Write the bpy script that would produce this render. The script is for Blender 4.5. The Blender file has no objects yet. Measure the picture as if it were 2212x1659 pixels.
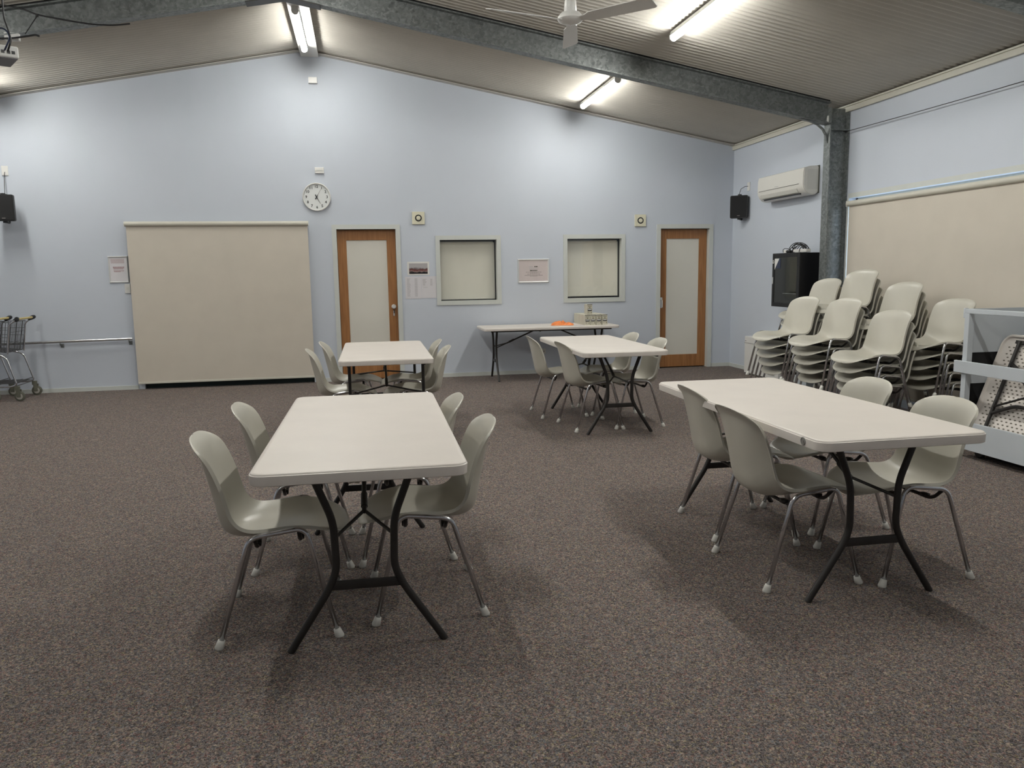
import bpy, bmesh, math, random
from math import sin, cos, pi, sqrt, radians
from mathutils import Vector, Matrix, noise
random.seed(7)
SC = bpy.context.scene
COL = SC.collection

# ------------------------------------------------------------------ camera, world, exposure
YAW, PITCH, ROLL, FPX, CAM_H = 0.1871839, -0.1392696, -0.0156392, 1700.76, 1.40428
cam_d = bpy.data.cameras.new('camera'); cam = bpy.data.objects.new('camera', cam_d); COL.objects.link(cam)
F = Vector((sin(YAW)*cos(PITCH), cos(YAW)*cos(PITCH), sin(PITCH)))
R0 = Vector((cos(YAW), -sin(YAW), 0)); U0 = R0.cross(F)
RR = R0*cos(ROLL) + U0*sin(ROLL); UU = U0*cos(ROLL) - R0*sin(ROLL)
M = Matrix(((RR.x, UU.x, -F.x, 0), (RR.y, UU.y, -F.y, 0), (RR.z, UU.z, -F.z, CAM_H), (0, 0, 0, 1)))
cam.matrix_world = M
cam_d.sensor_width = 36; cam_d.lens = FPX/2212*36; cam_d.clip_start = 0.05; cam_d.clip_end = 200
SC.camera = cam
w = bpy.data.worlds.new('world'); SC.world = w; w.use_nodes = True
bg = w.node_tree.nodes['Background']; bg.inputs[0].default_value = (0.66, 0.81, 1.0, 1); bg.inputs[1].default_value = 1.3
SC.view_settings.view_transform = 'Standard'; SC.view_settings.look = 'None'
SC.view_settings.gamma = 1; SC.view_settings.exposure = 1.0; SC.view_settings.use_curve_mapping = False
TUBE_POWER = 57.0

# room
D, RX, LX, YN = 10.802, 5.334, -6.535, -3.2
RIDX, RIDZ, EAVZ = -0.6006, 4.2616, 3.1724
SL = (RIDZ-EAVZ)/(RX-RIDX)
def ceil_z(x): return RIDZ - SL*abs(x-RIDX)

# ------------------------------------------------------------------ materials
def mat(name, col, rough=.5, metal=0., var=0., vscale=8., bump=0., bscale=60., spec=.5, emit=None, estr=0.):
    m = bpy.data.materials.new(name); m.use_nodes = True; nt = m.node_tree
    b = nt.nodes['Principled BSDF']
    b.inputs['Base Color'].default_value = (*col, 1); b.inputs['Roughness'].default_value = rough
    b.inputs['Metallic'].default_value = metal; b.inputs['Specular IOR Level'].default_value = spec
    tc = nt.nodes.new('ShaderNodeTexCoord')
    n = nt.nodes.new('ShaderNodeTexNoise'); n.inputs['Scale'].default_value = vscale; n.inputs['Detail'].default_value = 4
    nt.links.new(tc.outputs['Object'], n.inputs['Vector'])
    r = nt.nodes.new('ShaderNodeMapRange'); r.inputs['To Min'].default_value = 1-var; r.inputs['To Max'].default_value = 1+var
    r.inputs['From Min'].default_value = .3; r.inputs['From Max'].default_value = .7
    nt.links.new(n.outputs['Fac'], r.inputs['Value'])
    mx = nt.nodes.new('ShaderNodeVectorMath'); mx.operation = 'SCALE'; mx.inputs[0].default_value = col
    nt.links.new(r.outputs['Result'], mx.inputs['Scale']); nt.links.new(mx.outputs[0], b.inputs['Base Color'])
    if bump:
        n2 = nt.nodes.new('ShaderNodeTexNoise'); n2.inputs['Scale'].default_value = bscale; n2.inputs['Detail'].default_value = 3
        nt.links.new(tc.outputs['Object'], n2.inputs['Vector'])
        bp = nt.nodes.new('ShaderNodeBump'); bp.inputs['Strength'].default_value = bump; bp.inputs['Distance'].default_value = .01
        nt.links.new(n2.outputs['Fac'], bp.inputs['Height']); nt.links.new(bp.outputs[0], b.inputs['Normal'])
    if emit:
        b.inputs['Emission Color'].default_value = (*emit, 1); b.inputs['Emission Strength'].default_value = estr
    return m

MW = mat('blue_wall_paint', (.560, .600, .665), .6, var=.015, vscale=1.5, bump=.05, bscale=250)
MCEIL = mat('cream_steel_sheet', (.51, .485, .435), .45, var=.04, vscale=3)
MTRIM = mat('pale_trim_paint', (.58, .60, .57), .45, var=.02)
MCREAM = mat('cream_trim', (.60, .58, .50), .5, var=.02)
MWHITE = mat('white_plastic', (.72, .71, .68), .35, var=.015)
MTOP = mat('table_plastic', (.68, .628, .572), .42, var=.025, vscale=5, bump=.06, bscale=350)
MTOPR = mat('table_edge_plastic', (.70, .65, .60), .42, var=.03, vscale=9)
MSHELL = mat('chair_plastic', (.52, .50, .43), .30, var=.03, vscale=6, bump=.03, bscale=400)
MCHROME = mat('chrome_tube', (.62, .62, .64), .2, 1., var=.06, vscale=20)
MDARK = mat('dark_bronze_tube', (.030, .027, .025), .42, .3, var=.15, vscale=15)
MCAP = mat('white_foot_rubber', (.68, .67, .62), .5, var=.04)
MBLACK = mat('black_plastic', (.012, .012, .013), .45, var=.1)
MBLACKM = mat('black_metal', (.012, .012, .014), .35, .2, var=.1)
MFABRIC = mat('blind_fabric', (.60, .55, .47), .85, var=.025, vscale=4, bump=.08, bscale=500)
MBLIND2 = mat('greyish_blind', (.86, .84, .73), .8, var=.02)
MCART = mat('blue_grey_board', (.52, .555, .585), .5, var=.025, vscale=4)
MMATT = mat('matt_black', (.008, .008, .009), .9, var=.2)
MAC = mat('aircon_white', (.70, .685, .63), .3, var=.01)
MACS = mat('aircon_side', (.62, .61, .56), .35, var=.02)
MPAPER = mat('white_paper', (.66, .64, .66), .7, var=.02)
MPINK = mat('pinkish_paper', (.60, .53, .52), .5, var=.03)
MPINK2 = mat('dull_pink_print', (.42, .29, .30), .5, var=.1)
MINK = mat('grey_ink', (.30, .27, .26), .7)
MINK2 = mat('pale_grey_ink', (.47, .45, .46), .7)
MINKD = mat('dark_ink', (.11, .11, .09), .7)
MSILVER = mat('silver_frame', (.72, .72, .71), .3, .35)
MCARD = mat('cream_cardboard', (.60, .575, .47), .6, var=.03)
MCARD2 = mat('brown_print', (.22, .19, .12), .6)
MORANGE = mat('orange_plastic_bag', (.85, .25, .06), .5, var=.15, vscale=30)
MNET = mat('clock_face_white', (.70, .72, .71), .4)
MYEL = mat('pale_yellow_grip', (.55, .44, .18), .5, var=.05)
MWIRE = mat('grey_zinc_wire', (.13, .13, .135), .4, .6, var=.1)
MWHEEL = mat('grey_wheel_rubber', (.12, .12, .09), .6, var=.2)
MWHEELC = mat('wheel_hub', (.40, .38, .34), .5, var=.1)
MGREEN = mat('dark_green_frame', (.006, .022, .022), .5)
MNAVY = mat('navy_sticker', (.03, .04, .08), .4)
MPROJ = mat('projector_white', (.60, .60, .58), .4)
MPROJ2 = mat('projector_underside', (.20, .20, .21), .5)
MVOID = mat('dark_void', (.004, .004, .004), .9)
MVENT = mat('vent_cream', (.68, .65, .50), .5)
MSTEELG = mat('rack_inner', (.05, .05, .042), .5, var=.1)
MBLUELED = mat('blue_led', (.1, .1, .5), .4, emit=(.15, .15, 1), estr=1.5)
MDIFF = mat('lit_diffuser', (.8, .8, .8), .5, emit=(1.0, .995, .945), estr=TUBE_POWER)

def carpet():
    m = bpy.data.materials.new('carpet'); m.use_nodes = True; nt = m.node_tree; N = nt.nodes; L = nt.links
    b = N['Principled BSDF']; b.inputs['Roughness'].default_value = .95; b.inputs['Specular IOR Level'].default_value = .12
    tc = N.new('ShaderNodeTexCoord')
    # wavy yarn loops: warp coordinates, then fine noise ridges
    v = N.new('ShaderNodeTexVoronoi'); v.inputs['Scale'].default_value = 150; L.new(tc.outputs['Object'], v.inputs['Vector'])
    vr = N.new('ShaderNodeValToRGB'); e = vr.color_ramp; e.interpolation = 'CONSTANT'
    cols = [(0, (0.124, 0.105, 0.098)), (.14, (0.167, 0.138, 0.124)), (.27, (0.118, 0.110, 0.111)), (.38, (0.204, 0.156, 0.132)), (.5, (0.137, 0.117, 0.109)),
            (.60, (0.143, 0.141, 0.142)), (.7, (0.191, 0.117, 0.105)), (.78, (0.245, 0.201, 0.160)), (.86, (0.100, 0.087, 0.088)), (.94, (0.209, 0.179, 0.118))]
    e.elements[0].position = 0; e.elements[0].color = (*cols[0][1], 1)
    e.elements[1].position = cols[1][0]; e.elements[1].color = (*cols[1][1], 1)
    for p, c in cols[2:]:
        el = e.elements.new(p); el.color = (*c, 1)
    sp = N.new('ShaderNodeSeparateColor'); L.new(v.outputs['Color'], sp.inputs[0]); L.new(sp.outputs[0], vr.inputs[0])
    n = N.new('ShaderNodeTexNoise'); n.inputs['Scale'].default_value = 85; n.inputs['Detail'].default_value = 2; n.inputs['Distortion'].default_value = 1.4
    L.new(tc.outputs['Object'], n.inputs['Vector'])
    # ridges: bright where noise near .5
    s = N.new('ShaderNodeMath'); s.operation = 'SUBTRACT'; s.inputs[1].default_value = .5; L.new(n.outputs['Fac'], s.inputs[0])
    a = N.new('ShaderNodeMath'); a.operation = 'ABSOLUTE'; L.new(s.outputs[0], a.inputs[0])
    r = N.new('ShaderNodeMapRange'); r.inputs['From Min'].default_value = 0; r.inputs['From Max'].default_value = .10
    r.inputs['To Min'].default_value = 1.85; r.inputs['To Max'].default_value = .55; L.new(a.outputs[0], r.inputs['Value'])
    mx = N.new('ShaderNodeVectorMath'); mx.operation = 'SCALE'; L.new(vr.outputs[0], mx.inputs[0]); L.new(r.outputs[0], mx.inputs['Scale'])
    L.new(mx.outputs[0], b.inputs['Base Color'])
    bp = N.new('ShaderNodeBump'); bp.inputs['Strength'].default_value = .35; bp.inputs['Distance'].default_value = .004
    L.new(r.outputs[0], bp.inputs['Height']); L.new(bp.outputs[0], b.inputs['Normal'])
    return m
MCARPET = carpet()

def galv():
    m = bpy.data.materials.new('galvanised_steel'); m.use_nodes = True; nt = m.node_tree; N = nt.nodes; L = nt.links
    b = N['Principled BSDF']; b.inputs['Metallic'].default_value = .75
    tc = N.new('ShaderNodeTexCoord'); v = N.new('ShaderNodeTexVoronoi'); v.inputs['Scale'].default_value = 48
    n = N.new('ShaderNodeTexNoise'); n.inputs['Scale'].default_value = 30; n.inputs['Detail'].default_value = 4
    L.new(tc.outputs['Object'], n.inputs['Vector'])
    ad = N.new('ShaderNodeMixRGB'); ad.inputs[0].default_value = .06; L.new(tc.outputs['Object'], ad.inputs[1]); L.new(n.outputs['Color'], ad.inputs[2])
    L.new(ad.outputs[0], v.inputs['Vector'])
    sp = N.new('ShaderNodeSeparateColor'); L.new(v.outputs['Color'], sp.inputs[0])
    cr = N.new('ShaderNodeValToRGB'); cr.color_ramp.elements[0].color = (.17, .182, .180, 1); cr.color_ramp.elements[1].color = (.28, .296, .290, 1)
    L.new(sp.outputs[0], cr.inputs[0]); L.new(cr.outputs[0], b.inputs['Base Color'])
    rr = N.new('ShaderNodeMapRange'); rr.inputs['To Min'].default_value = .38; rr.inputs['To Max'].default_value = .62
    L.new(sp.outputs[1], rr.inputs['Value']); L.new(rr.outputs[0], b.inputs['Roughness'])
    return m
MGALV = galv()

def wood():
    m = bpy.data.materials.new('door_timber'); m.use_nodes = True; nt = m.node_tree; N = nt.nodes; L = nt.links
    b = N['Principled BSDF']; b.inputs['Roughness'].default_value = .35
    tc = N.new('ShaderNodeTexCoord'); mp = N.new('ShaderNodeMapping'); mp.inputs['Scale'].default_value = (30, 30, 1.6)
    n = N.new('ShaderNodeTexNoise'); n.inputs['Scale'].default_value = 1.6; n.inputs['Detail'].default_value = 6; n.inputs['Distortion'].default_value = .4
    L.new(tc.outputs['Object'], mp.inputs[0]); L.new(mp.outputs[0], n.inputs['Vector'])
    cr = N.new('ShaderNodeValToRGB'); cr.color_ramp.elements[0].position = .3; cr.color_ramp.elements[1].position = .72
    cr.color_ramp.elements[0].color = (.27, .115, .040, 1); cr.color_ramp.elements[1].color = (.42, .20, .075, 1)
    L.new(n.outputs['Fac'], cr.inputs[0]); L.new(cr.outputs[0], b.inputs['Base Color'])
    return m
MWOOD = wood()

def frost():
    m = mat('frosted_glass', (.69, .67, .60), .12, var=.015, vscale=2, spec=.6)
    return m
MFROST = frost()

def clear():
    m = bpy.data.materials.new('clear_glass'); m.use_nodes = True; nt = m.node_tree; N = nt.nodes; L = nt.links
    N.remove(N['Principled BSDF']); o = N['Material Output']
    t = N.new('ShaderNodeBsdfTransparent'); t.inputs[0].default_value = (.97, .97, .97, 1)
    g = N.new('ShaderNodeBsdfGlossy'); g.inputs['Roughness'].default_value = .02
    mx = N.new('ShaderNodeMixShader'); mx.inputs[0].default_value = .06; L.new(t.outputs[0], mx.inputs[1]); L.new(g.outputs[0], mx.inputs[2])
    L.new(mx.outputs[0], o.inputs[0])
    return m
MGLASS = clear()
MSMOKE = mat('smoked_glass', (.02, .021, .017), .06, spec=.6)

def photo_mat():   # a small generic landscape print: pale sky, dark ground, reddish middle
    m = bpy.data.materials.new('photo_print'); m.use_nodes = True; nt = m.node_tree; N = nt.nodes; L = nt.links
    b = N['Principled BSDF']; b.inputs['Roughness'].default_value = .3
    tc = N.new('ShaderNodeTexCoord'); n = N.new('ShaderNodeTexNoise'); n.inputs['Scale'].default_value = 18; n.inputs['Detail'].default_value = 3
    L.new(tc.outputs['Object'], n.inputs['Vector'])
    s = N.new('ShaderNodeSeparateXYZ'); L.new(tc.outputs['Generated'], s.inputs[0])
    a = N.new('ShaderNodeMath'); a.operation = 'MULTIPLY_ADD'; a.inputs[1].default_value = .45; L.new(n.outputs['Fac'], a.inputs[0]); L.new(s.outputs['Z'], a.inputs[2])
    cr = N.new('ShaderNodeValToRGB'); el = cr.color_ramp.elements
    el[0].position = .25; el[0].color = (.004, .004, .004, 1); el[1].position = .84; el[1].color = (.42, .40, .40, 1)
    for p, c in ((.38, (.03, .02, .02)), (.48, (.30, .22, .2)), (.56, (.16, .035, .03)), (.68, (.12, .07, .06)), (.76, (.25, .23, .24))):
        q = el.new(p); q.color = (*c, 1)
    L.new(a.outputs[0], cr.inputs[0]); L.new(cr.outputs[0], b.inputs['Base Color'])
    return m
MPHOTO = photo_mat()

# ------------------------------------------------------------------ mesh helpers
def obj(name, bm, m, parent=None, smooth=False, loc=None):
    bmesh.ops.recalc_face_normals(bm, faces=bm.faces) if smooth != 'keep' else None
    me = bpy.data.meshes.new(name); bm.to_mesh(me); bm.free()
    for mm in (m if isinstance(m, (list, tuple)) else [m]): me.materials.append(mm)
    if smooth:
        for p in me.polygons: p.use_smooth = True
        if smooth is True or smooth == 'keep':
            try: me.set_sharp_from_angle(angle=radians(38))
            except Exception: pass
    o = bpy.data.objects.new(name, me); COL.objects.link(o)
    if parent: o.parent = parent
    if loc: o.location = loc
    return o
def box(bm, x0, x1, y0, y1, z0, z1, bev=0., mi=0):
    t = bmesh.new() if bev else bm
    vs = [t.verts.new((x, y, z)) for x in (x0, x1) for y in (y0, y1) for z in (z0, z1)]
    fs = []
    for f in ((0, 1, 3, 2), (4, 6, 7, 5), (0, 4, 5, 1), (2, 3, 7, 6), (0, 2, 6, 4), (1, 5, 7, 3)):
        fc = t.faces.new([vs[i] for i in f]); fc.material_index = mi; fs.append(fc)
    if bev:
        bmesh.ops.bevel(t, geom=list(t.edges), offset=bev, segments=2, affect='EDGES', profile=.5)
        me = bpy.data.meshes.new('t'); t.to_mesh(me); t.free(); bm.from_mesh(me); bpy.data.meshes.remove(me)
def B(*a, bev=0., mi=0):
    bm = bmesh.new(); box(bm, *a, bev=bev, mi=mi); return bm
def fillet(pts, r, seg=6):
    pts = [Vector(p) for p in pts]; out = [pts[0]]
    for i in range(1, len(pts)-1):
        a, b, c = pts[i-1], pts[i], pts[i+1]; d1 = (a-b); d2 = (c-b)
        rr = min(r, d1.length*.48, d2.length*.48)
        p1 = b + d1.normalized()*rr; p2 = b + d2.normalized()*rr
        for k in range(seg+1):
            t = k/seg; out.append(p1*(1-t)**2 + b*2*t*(1-t) + p2*t*t)
    out.append(pts[-1]); return out
def tube(bm, pts, r, n=10, mi=0, flat=None):
    pts = [Vector(p) for p in pts]; rings = []
    T = (pts[1]-pts[0]).normalized(); up = Vector((0, 0, 1)) if abs(T.z) < .9 else Vector((1, 0, 0))
    A = T.cross(up).normalized(); Bv = T.cross(A).normalized()
    for i, p in enumerate(pts):
        T2 = (pts[min(i+1, len(pts)-1)] - pts[max(i-1, 0)]).normalized()
        A = (A - T2*A.dot(T2)).normalized(); Bv = T2.cross(A).normalized()
        rad = r[i] if isinstance(r, (list, tuple)) else r
        fa, fb = flat or (1, 1)
        rings.append([bm.verts.new(p + A*cos(2*pi*k/n)*rad*fa + Bv*sin(2*pi*k/n)*rad*fb) for k in range(n)])
    for a, b in zip(rings, rings[1:]):
        for k in range(n):
            f = bm.faces.new((a[k], a[(k+1) % n], b[(k+1) % n], b[k])); f.material_index = mi
    f = bm.faces.new(rings[0][::-1]); f.material_index = mi
    f = bm.faces.new(rings[-1]); f.material_index = mi
def lathe(bm, prof, n=32, axis='z', c=(0, 0, 0), mi=0):
    rings = []
    for r, h in prof:
        ring = []
        for k in range(n):
            a = 2*pi*k/n; x, y, z = max(r, 1e-4)*cos(a), max(r, 1e-4)*sin(a), h
            if axis == 'y': x, y, z = x, z, y
            if axis == 'x': x, y, z = z, x, y
            ring.append(bm.verts.new((x+c[0], y+c[1], z+c[2])))
        rings.append(ring)
    for a, b in zip(rings, rings[1:]):
        for k in range(n):
            f = bm.faces.new((a[k], a[(k+1) % n], b[(k+1) % n], b[k])); f.material_index = mi
    bm.faces.new(rings[0]).material_index = mi; bm.faces.new(rings[-1]).material_index = mi
def prism(bm, poly, axis, a, b, mi=0):   # poly 2-D extruded along axis from a to b
    def P(u, v, h): return {'x': (h, u, v), 'y': (u, h, v), 'z': (u, v, h)}[axis]
    r0 = [bm.verts.new(P(u, v, a)) for u, v in poly]; r1 = [bm.verts.new(P(u, v, b)) for u, v in poly]
    n = len(poly)
    for k in range(n): bm.faces.new((r0[k], r0[(k+1) % n], r1[(k+1) % n], r1[k])).material_index = mi
    bm.faces.new(r0).material_index = mi; bm.faces.new(r1[::-1]).material_index = mi
def rrect(x0, x1, y0, y1, r, seg=8):
    out = []
    for cx, cy, a0 in ((x1-r, y1-r, 0), (x0+r, y1-r, pi/2), (x0+r, y0+r, pi), (x1-r, y0+r, 1.5*pi)):
        for k in range(seg+1):
            a = a0 + pi/2*k/seg; out.append((cx+r*cos(a), cy+r*sin(a)))
    return out
def text_bm(s, size, mtx, ext=.001, bold=0.):
    cu = bpy.data.curves.new('t', 'FONT'); cu.body = s; cu.size = size; cu.extrude = ext; cu.align_x = 'CENTER'; cu.align_y = 'CENTER'; cu.offset = bold
    cu.resolution_u = 3
    o = bpy.data.objects.new('t', cu); COL.objects.link(o)
    dg = bpy.context.evaluated_depsgraph_get(); me = bpy.data.meshes.new_from_object(o.evaluated_get(dg))
    bm = bmesh.new(); bm.from_mesh(me); bm.transform(mtx)
    bpy.data.objects.remove(o); bpy.data.curves.remove(cu); bpy.data.meshes.remove(me)
    return bm
def merge(bm, other):
    me = bpy.data.meshes.new('t'); other.to_mesh(me); other.free(); bm.from_mesh(me); bpy.data.meshes.remove(me)
def tag(o, label, cat, group=None):
    o['label'] = label; o['category'] = cat
    if group: o['group'] = group
    return o
def thing(name, label, cat, loc=(0, 0, 0), rz=0, group=None):
    o = bpy.data.objects.new(name, None); COL.objects.link(o); o.location = loc; o.rotation_euler = (0, 0, rz)
    o.empty_display_size = .1
    return tag(o, label, cat, group)
def struct(name, bm, m, parent=None, smooth=False):
    o = obj(name, bm, m, parent, smooth)
    if not parent: o['kind'] = 'structure'
    return o
def sempty(name, loc=(0, 0, 0)):
    o = bpy.data.objects.new(name, None); COL.objects.link(o); o.location = loc; o['kind'] = 'structure'; return o
def dup(root, loc, rz=0, label=None, group=None):
    r = root.copy(); COL.objects.link(r); r.location = loc; r.rotation_euler = (0, 0, rz)
    if label: r['label'] = label
    if group: r['group'] = group
    for ch in root.children:
        c = ch.copy(); COL.objects.link(c); c.parent = r
        for g in ch.children:
            d = g.copy(); COL.objects.link(d); d.parent = c
    return r

# ------------------------------------------------------------------ room shell
def wall_cells(bm, axis, pos, u0, u1, z0, z1, holes, depth, outward):
    """wall in plane axis=pos, with reveals of given depth; holes (u0,u1,z0,z1)"""
    us = sorted({u0, u1, *[h[0] for h in holes], *[h[1] for h in holes]}); zs = sorted({z0, z1, *[h[2] for h in holes], *[h[3] for h in holes]})
    for a, b in zip(us, us[1:]):
        for c, d in zip(zs, zs[1:]):
            um, zm = (a+b)/2, (c+d)/2
            if any(h[0] < um < h[1] and h[2] < zm < h[3] for h in holes): continue
            p0, p1 = sorted((pos, pos+depth*outward))
            if axis == 'y': box(bm, a, b, p0, p1, c, d)
            else: box(bm, p0, p1, a, b, c, d)
DOOR1 = (-.290, .505, 0., 2.03); DOOR2 = (4.222, 4.985, 0., 2.018)
W1 = (1.068, 1.872, 1.036, 1.882); W2 = (2.848, 3.660, 1.034, 1.884); SLIDE = (-2.785, -.652, 0., 2.04)
bm = bmesh.new(); TW = .16
wall_cells(bm, 'y', D, LX-.16, RX+.16, 0, 3.05, [DOOR1, DOOR2, W1, W2, SLIDE], TW, 1)
prism(bm, [(LX-.16, 3.05), (RX+.16, 3.05), (RX+.16, EAVZ-.02), (RIDX, RIDZ+.01), (LX-.16, EAVZ-.02)], 'y', D, D+TW)
struct('wall_back', bm, MW)
bm = bmesh.new(); WIN = (3.0, 8.010, .12, 2.168)
wall_cells(bm, 'x', RX, YN, D, 0, 3.10, [WIN], .16, 1)
struct('wall_right', bm, MW)
struct('wall_left', B(LX-.16, LX, YN, D, 0, 3.15), MW)
bm = bmesh.new(); prism(bm, [(LX-.16, 0), (RX+.16, 0), (RX+.16, EAVZ-.02), (RIDX, RIDZ+.01), (LX-.16, EAVZ-.02)], 'y', YN-.16, YN)
struct('wall_front', bm, MW)
struct('floor', B(LX-.16, RX+.16, YN-.16, D+.3, -.08, 0), MCARPET)
# corrugated ceiling, ribs running up the slope
bm = bmesh.new(); PITCHC = .076; AMP = .0115; NS = 8
n = int((D+.1-YN+.1)/PITCHC*NS); rows = []
for i in range(n+1):
    y = YN-.1 + i*PITCHC/NS; dz = AMP*cos(2*pi*i/NS)+.004
    rows.append([bm.verts.new((x, y, z+dz)) for x, z in ((LX-.2, EAVZ-.035), (RIDX, RIDZ+.005), (RX+.2, EAVZ-.035))] +
                [bm.verts.new((x, y, z+.12)) for x, z in ((LX-.2, EAVZ-.035), (RIDX, RIDZ+.005), (RX+.2, EAVZ-.035))])
for a, b in zip(rows, rows[1:]):
    bm.faces.new((a[0], a[1], b[1], b[0])); bm.faces.new((a[1], a[2], b[2], b[1]))
    bm.faces.new((a[3], b[3], b[4], a[4])); bm.faces.new((a[4], b[4], b[5], a[5]))
struct('ceiling', bm, MCEIL, smooth='keep')
# trims: eaves trim on the right wall, ridge cap, back flashing
bm = bmesh.new(); box(bm, RX-.030, RX, YN, D, 3.098, 3.150); box(bm, RX-.045, RX-.028, YN, D, 3.150, 3.166)
struct('trim_1', bm, MCREAM)
bm = bmesh.new(); box(bm, RIDX-.02, RIDX+.20, YN, D, 4.178, 4.190)
struct('trim_2', bm, MWHITE)
bm = bmesh.new()
for s in (-1, 1):
    xe = RX if s > 0 else LX
    prism(bm, [(RIDX, RIDZ-.016), (xe, EAVZ-.016), (xe, EAVZ-.026), (RIDX, RIDZ-.026)], 'y', D-.10, D)
struct('trim_3', bm, MCEIL)
struct('wall_top_filler', B(RX+.012, RX+.16, YN-.1, D+.1, 3.10, 3.30), MVOID)  # added dark filler: stops sky leaking in, blackens the gaps under the ribs
# baseboards
def bb(segs, axis, pos, sgn, name):
    bm = bmesh.new()
    for a, b in segs:
        p0, p1 = sorted((pos, pos+.014*sgn))
        if axis == 'y': box(bm, a, b, p0, p1, 0, .052)
        else: box(bm, p0, p1, a, b, 0, .052)
    struct(name, bm, MTRIM)
bb([(LX, -2.86), (-.60, -.345), (.56, 4.168), (5.04, RX)], 'y', D, -1, 'baseboard_back')
bb([(8.20, D)], 'x', RX, -1, 'baseboard_right')
# architraves (the pale frames round doors and windows)
def architrave(name, h, wd, sill=True, dep=.14):
    x0, x1, z0, z1 = h; bm = bmesh.new(); t = .014
    box(bm, x0-wd, x0, D-t, D, z0-(wd if sill else 0), z1+wd); box(bm, x1, x1+wd, D-t, D, z0-(wd if sill else 0), z1+wd)
    box(bm, x0, x1, D-t, D, z1, z1+wd)
    if sill: box(bm, x0, x1, D-t, D, z0-wd, z0)
    j = .012   # jamb linings
    box(bm, x0, x0+j, D-t, D+dep, z0, z1); box(bm, x1-j, x1, D-t, D+dep, z0, z1); box(bm, x0+j, x1-j, D-t, D+dep, z1-j, z1)
    if sill: box(bm, x0+j, x1-j, D-t, D+dep, z0, z0+j)
    return struct(name, bm, MTRIM)
architrave('trim_4', DOOR1, .048, False); architrave('trim_5', DOOR2, .048, False)
architrave('trim_6', W1, .046); architrave('trim_7', W2, .046)

def door(name, h, handle_side, knob):
    x0, x1, z0, z1 = h; x0 += .014; x1 -= .014; z1 -= .018; z0 = .012; y0 = D+.070; y1 = y0+.04
    d = sempty(name, ((x0+x1)/2, y0, 0)); ox, oy = (x0+x1)/2, y0
    st = .118; tr = .135; br = .178
    bm = bmesh.new()
    box(bm, x0-ox, x0+st-ox, 0, .04, z0, z1, bev=.003); box(bm, x1-st-ox, x1-ox, 0, .04, z0, z1, bev=.003)
    obj('door_stiles', bm, MWOOD, d)
    bm = bmesh.new()
    box(bm, x0+st-ox, x1-st-ox, .001, .039, z1-tr, z1, bev=.003); box(bm, x0+st-ox, x1-st-ox, .001, .039, z0, z0+br, bev=.003)
    obj('door_rails', bm, MWOOD, d)
    obj('glass_panel', B(x0+st-.004-ox, x1-st+.004-ox, .012, .02, z0+br-.004, z1-tr+.004), MFROST, d)
    bm = bmesh.new(); hx = (x1-.052 if handle_side > 0 else x0+.04)-ox
    if knob:
        lathe(bm, [(.0, -.060), (.022, -.058), (.030, -.045), (.030, -.036), (.014, -.026), (.012, -.012), (.030, -.008), (.032, 0)], 24, 'y', (hx, 0, .985))
        box(bm, hx-.010, hx+.010, -.008, 0, .86, .93, bev=.002)
    else:
        box(bm, hx-.020, hx+.020, -.010, 0, .875, 1.03, bev=.004)
        tube(bm, fillet([(hx, -.01, .99), (hx, -.05, .99), (hx, -.055, .93), (hx, -.055, .89)], .02), .009)
    obj('door_handle', bm, MSILVER, d, True)
    if knob:
        bm = bmesh.new(); tube(bm, [(hx, -.012, .945), (hx+.002, -.03, .94), (hx+.001, -.032, .895)], .006, 6); obj('key', bm, MBLACK, d)
door('door_1', DOOR1, 1, True); door('door_2', DOOR2, -1, False)

def inner_window(name, h, lift, side):
    x0, x1, z0, z1 = h; cx = (x0+x1)/2; wn = sempty(name, (cx, D+.085, 0))
    x0 += .012; x1 -= .012; z0 += .012; z1 -= .012
    bm = bmesh.new(); f = .008
    for a in ((x0-cx, x0+f-cx, 0, .03, z0, z1), (x1-f-cx, x1-cx, 0, .03, z0, z1), (x0-cx, x1-cx, 0, .03, z1-f, z1), (x0-cx, x1-cx, 0, .03, z0, z0+.012)): box(bm, *a)
    obj('window_frame', bm, MBLACKM, wn)
    obj('window_pane', B(x0+f-cx, x1-f-cx, .012, .016, z0+.012, z1-f), MGLASS, wn)
    t = thing('roller_blind', f'cream roller blind pulled down behind the square window {side}', 'blind', (cx, D+.118, 0), 0)
    x0 += .002
    obj('blind_fabric', B(x0-cx, x1-.013-cx, .004, .0055, z0+lift+.02, z1-.034), MBLIND2, t)
    bm = bmesh.new(); box(bm, x0-cx, x1-.013-cx, .0, .010, z0+lift, z0+lift+.022, bev=.003); obj('bottom_bar', bm, MBLIND2, t)
    bm = bmesh.new(); tube(bm, [(x0-cx+.01, .005, z1-.035), (x1-.03-cx, .005, z1-.035)], .02, 16); obj('roller', bm, MBLIND2, t, True)
inner_window('window_1', W1, .012, 'nearest the left timber door')
inner_window('window_2', W2, .022, 'above the stacked cartons')
bm = bmesh.new()
for h in (W1, W2): box(bm, h[0]-.05, h[1]+.05, D+.22, D+.235, h[2]-.05, h[3]+.05)
for h in (DOOR1, DOOR2): box(bm, h[0]-.05, h[1]+.05, D+.14, D+.155, h[2], h[3]+.05)
struct('dark_backing', bm, MVOID)  # black sheets stand in for the unlit spaces behind the openings

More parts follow.
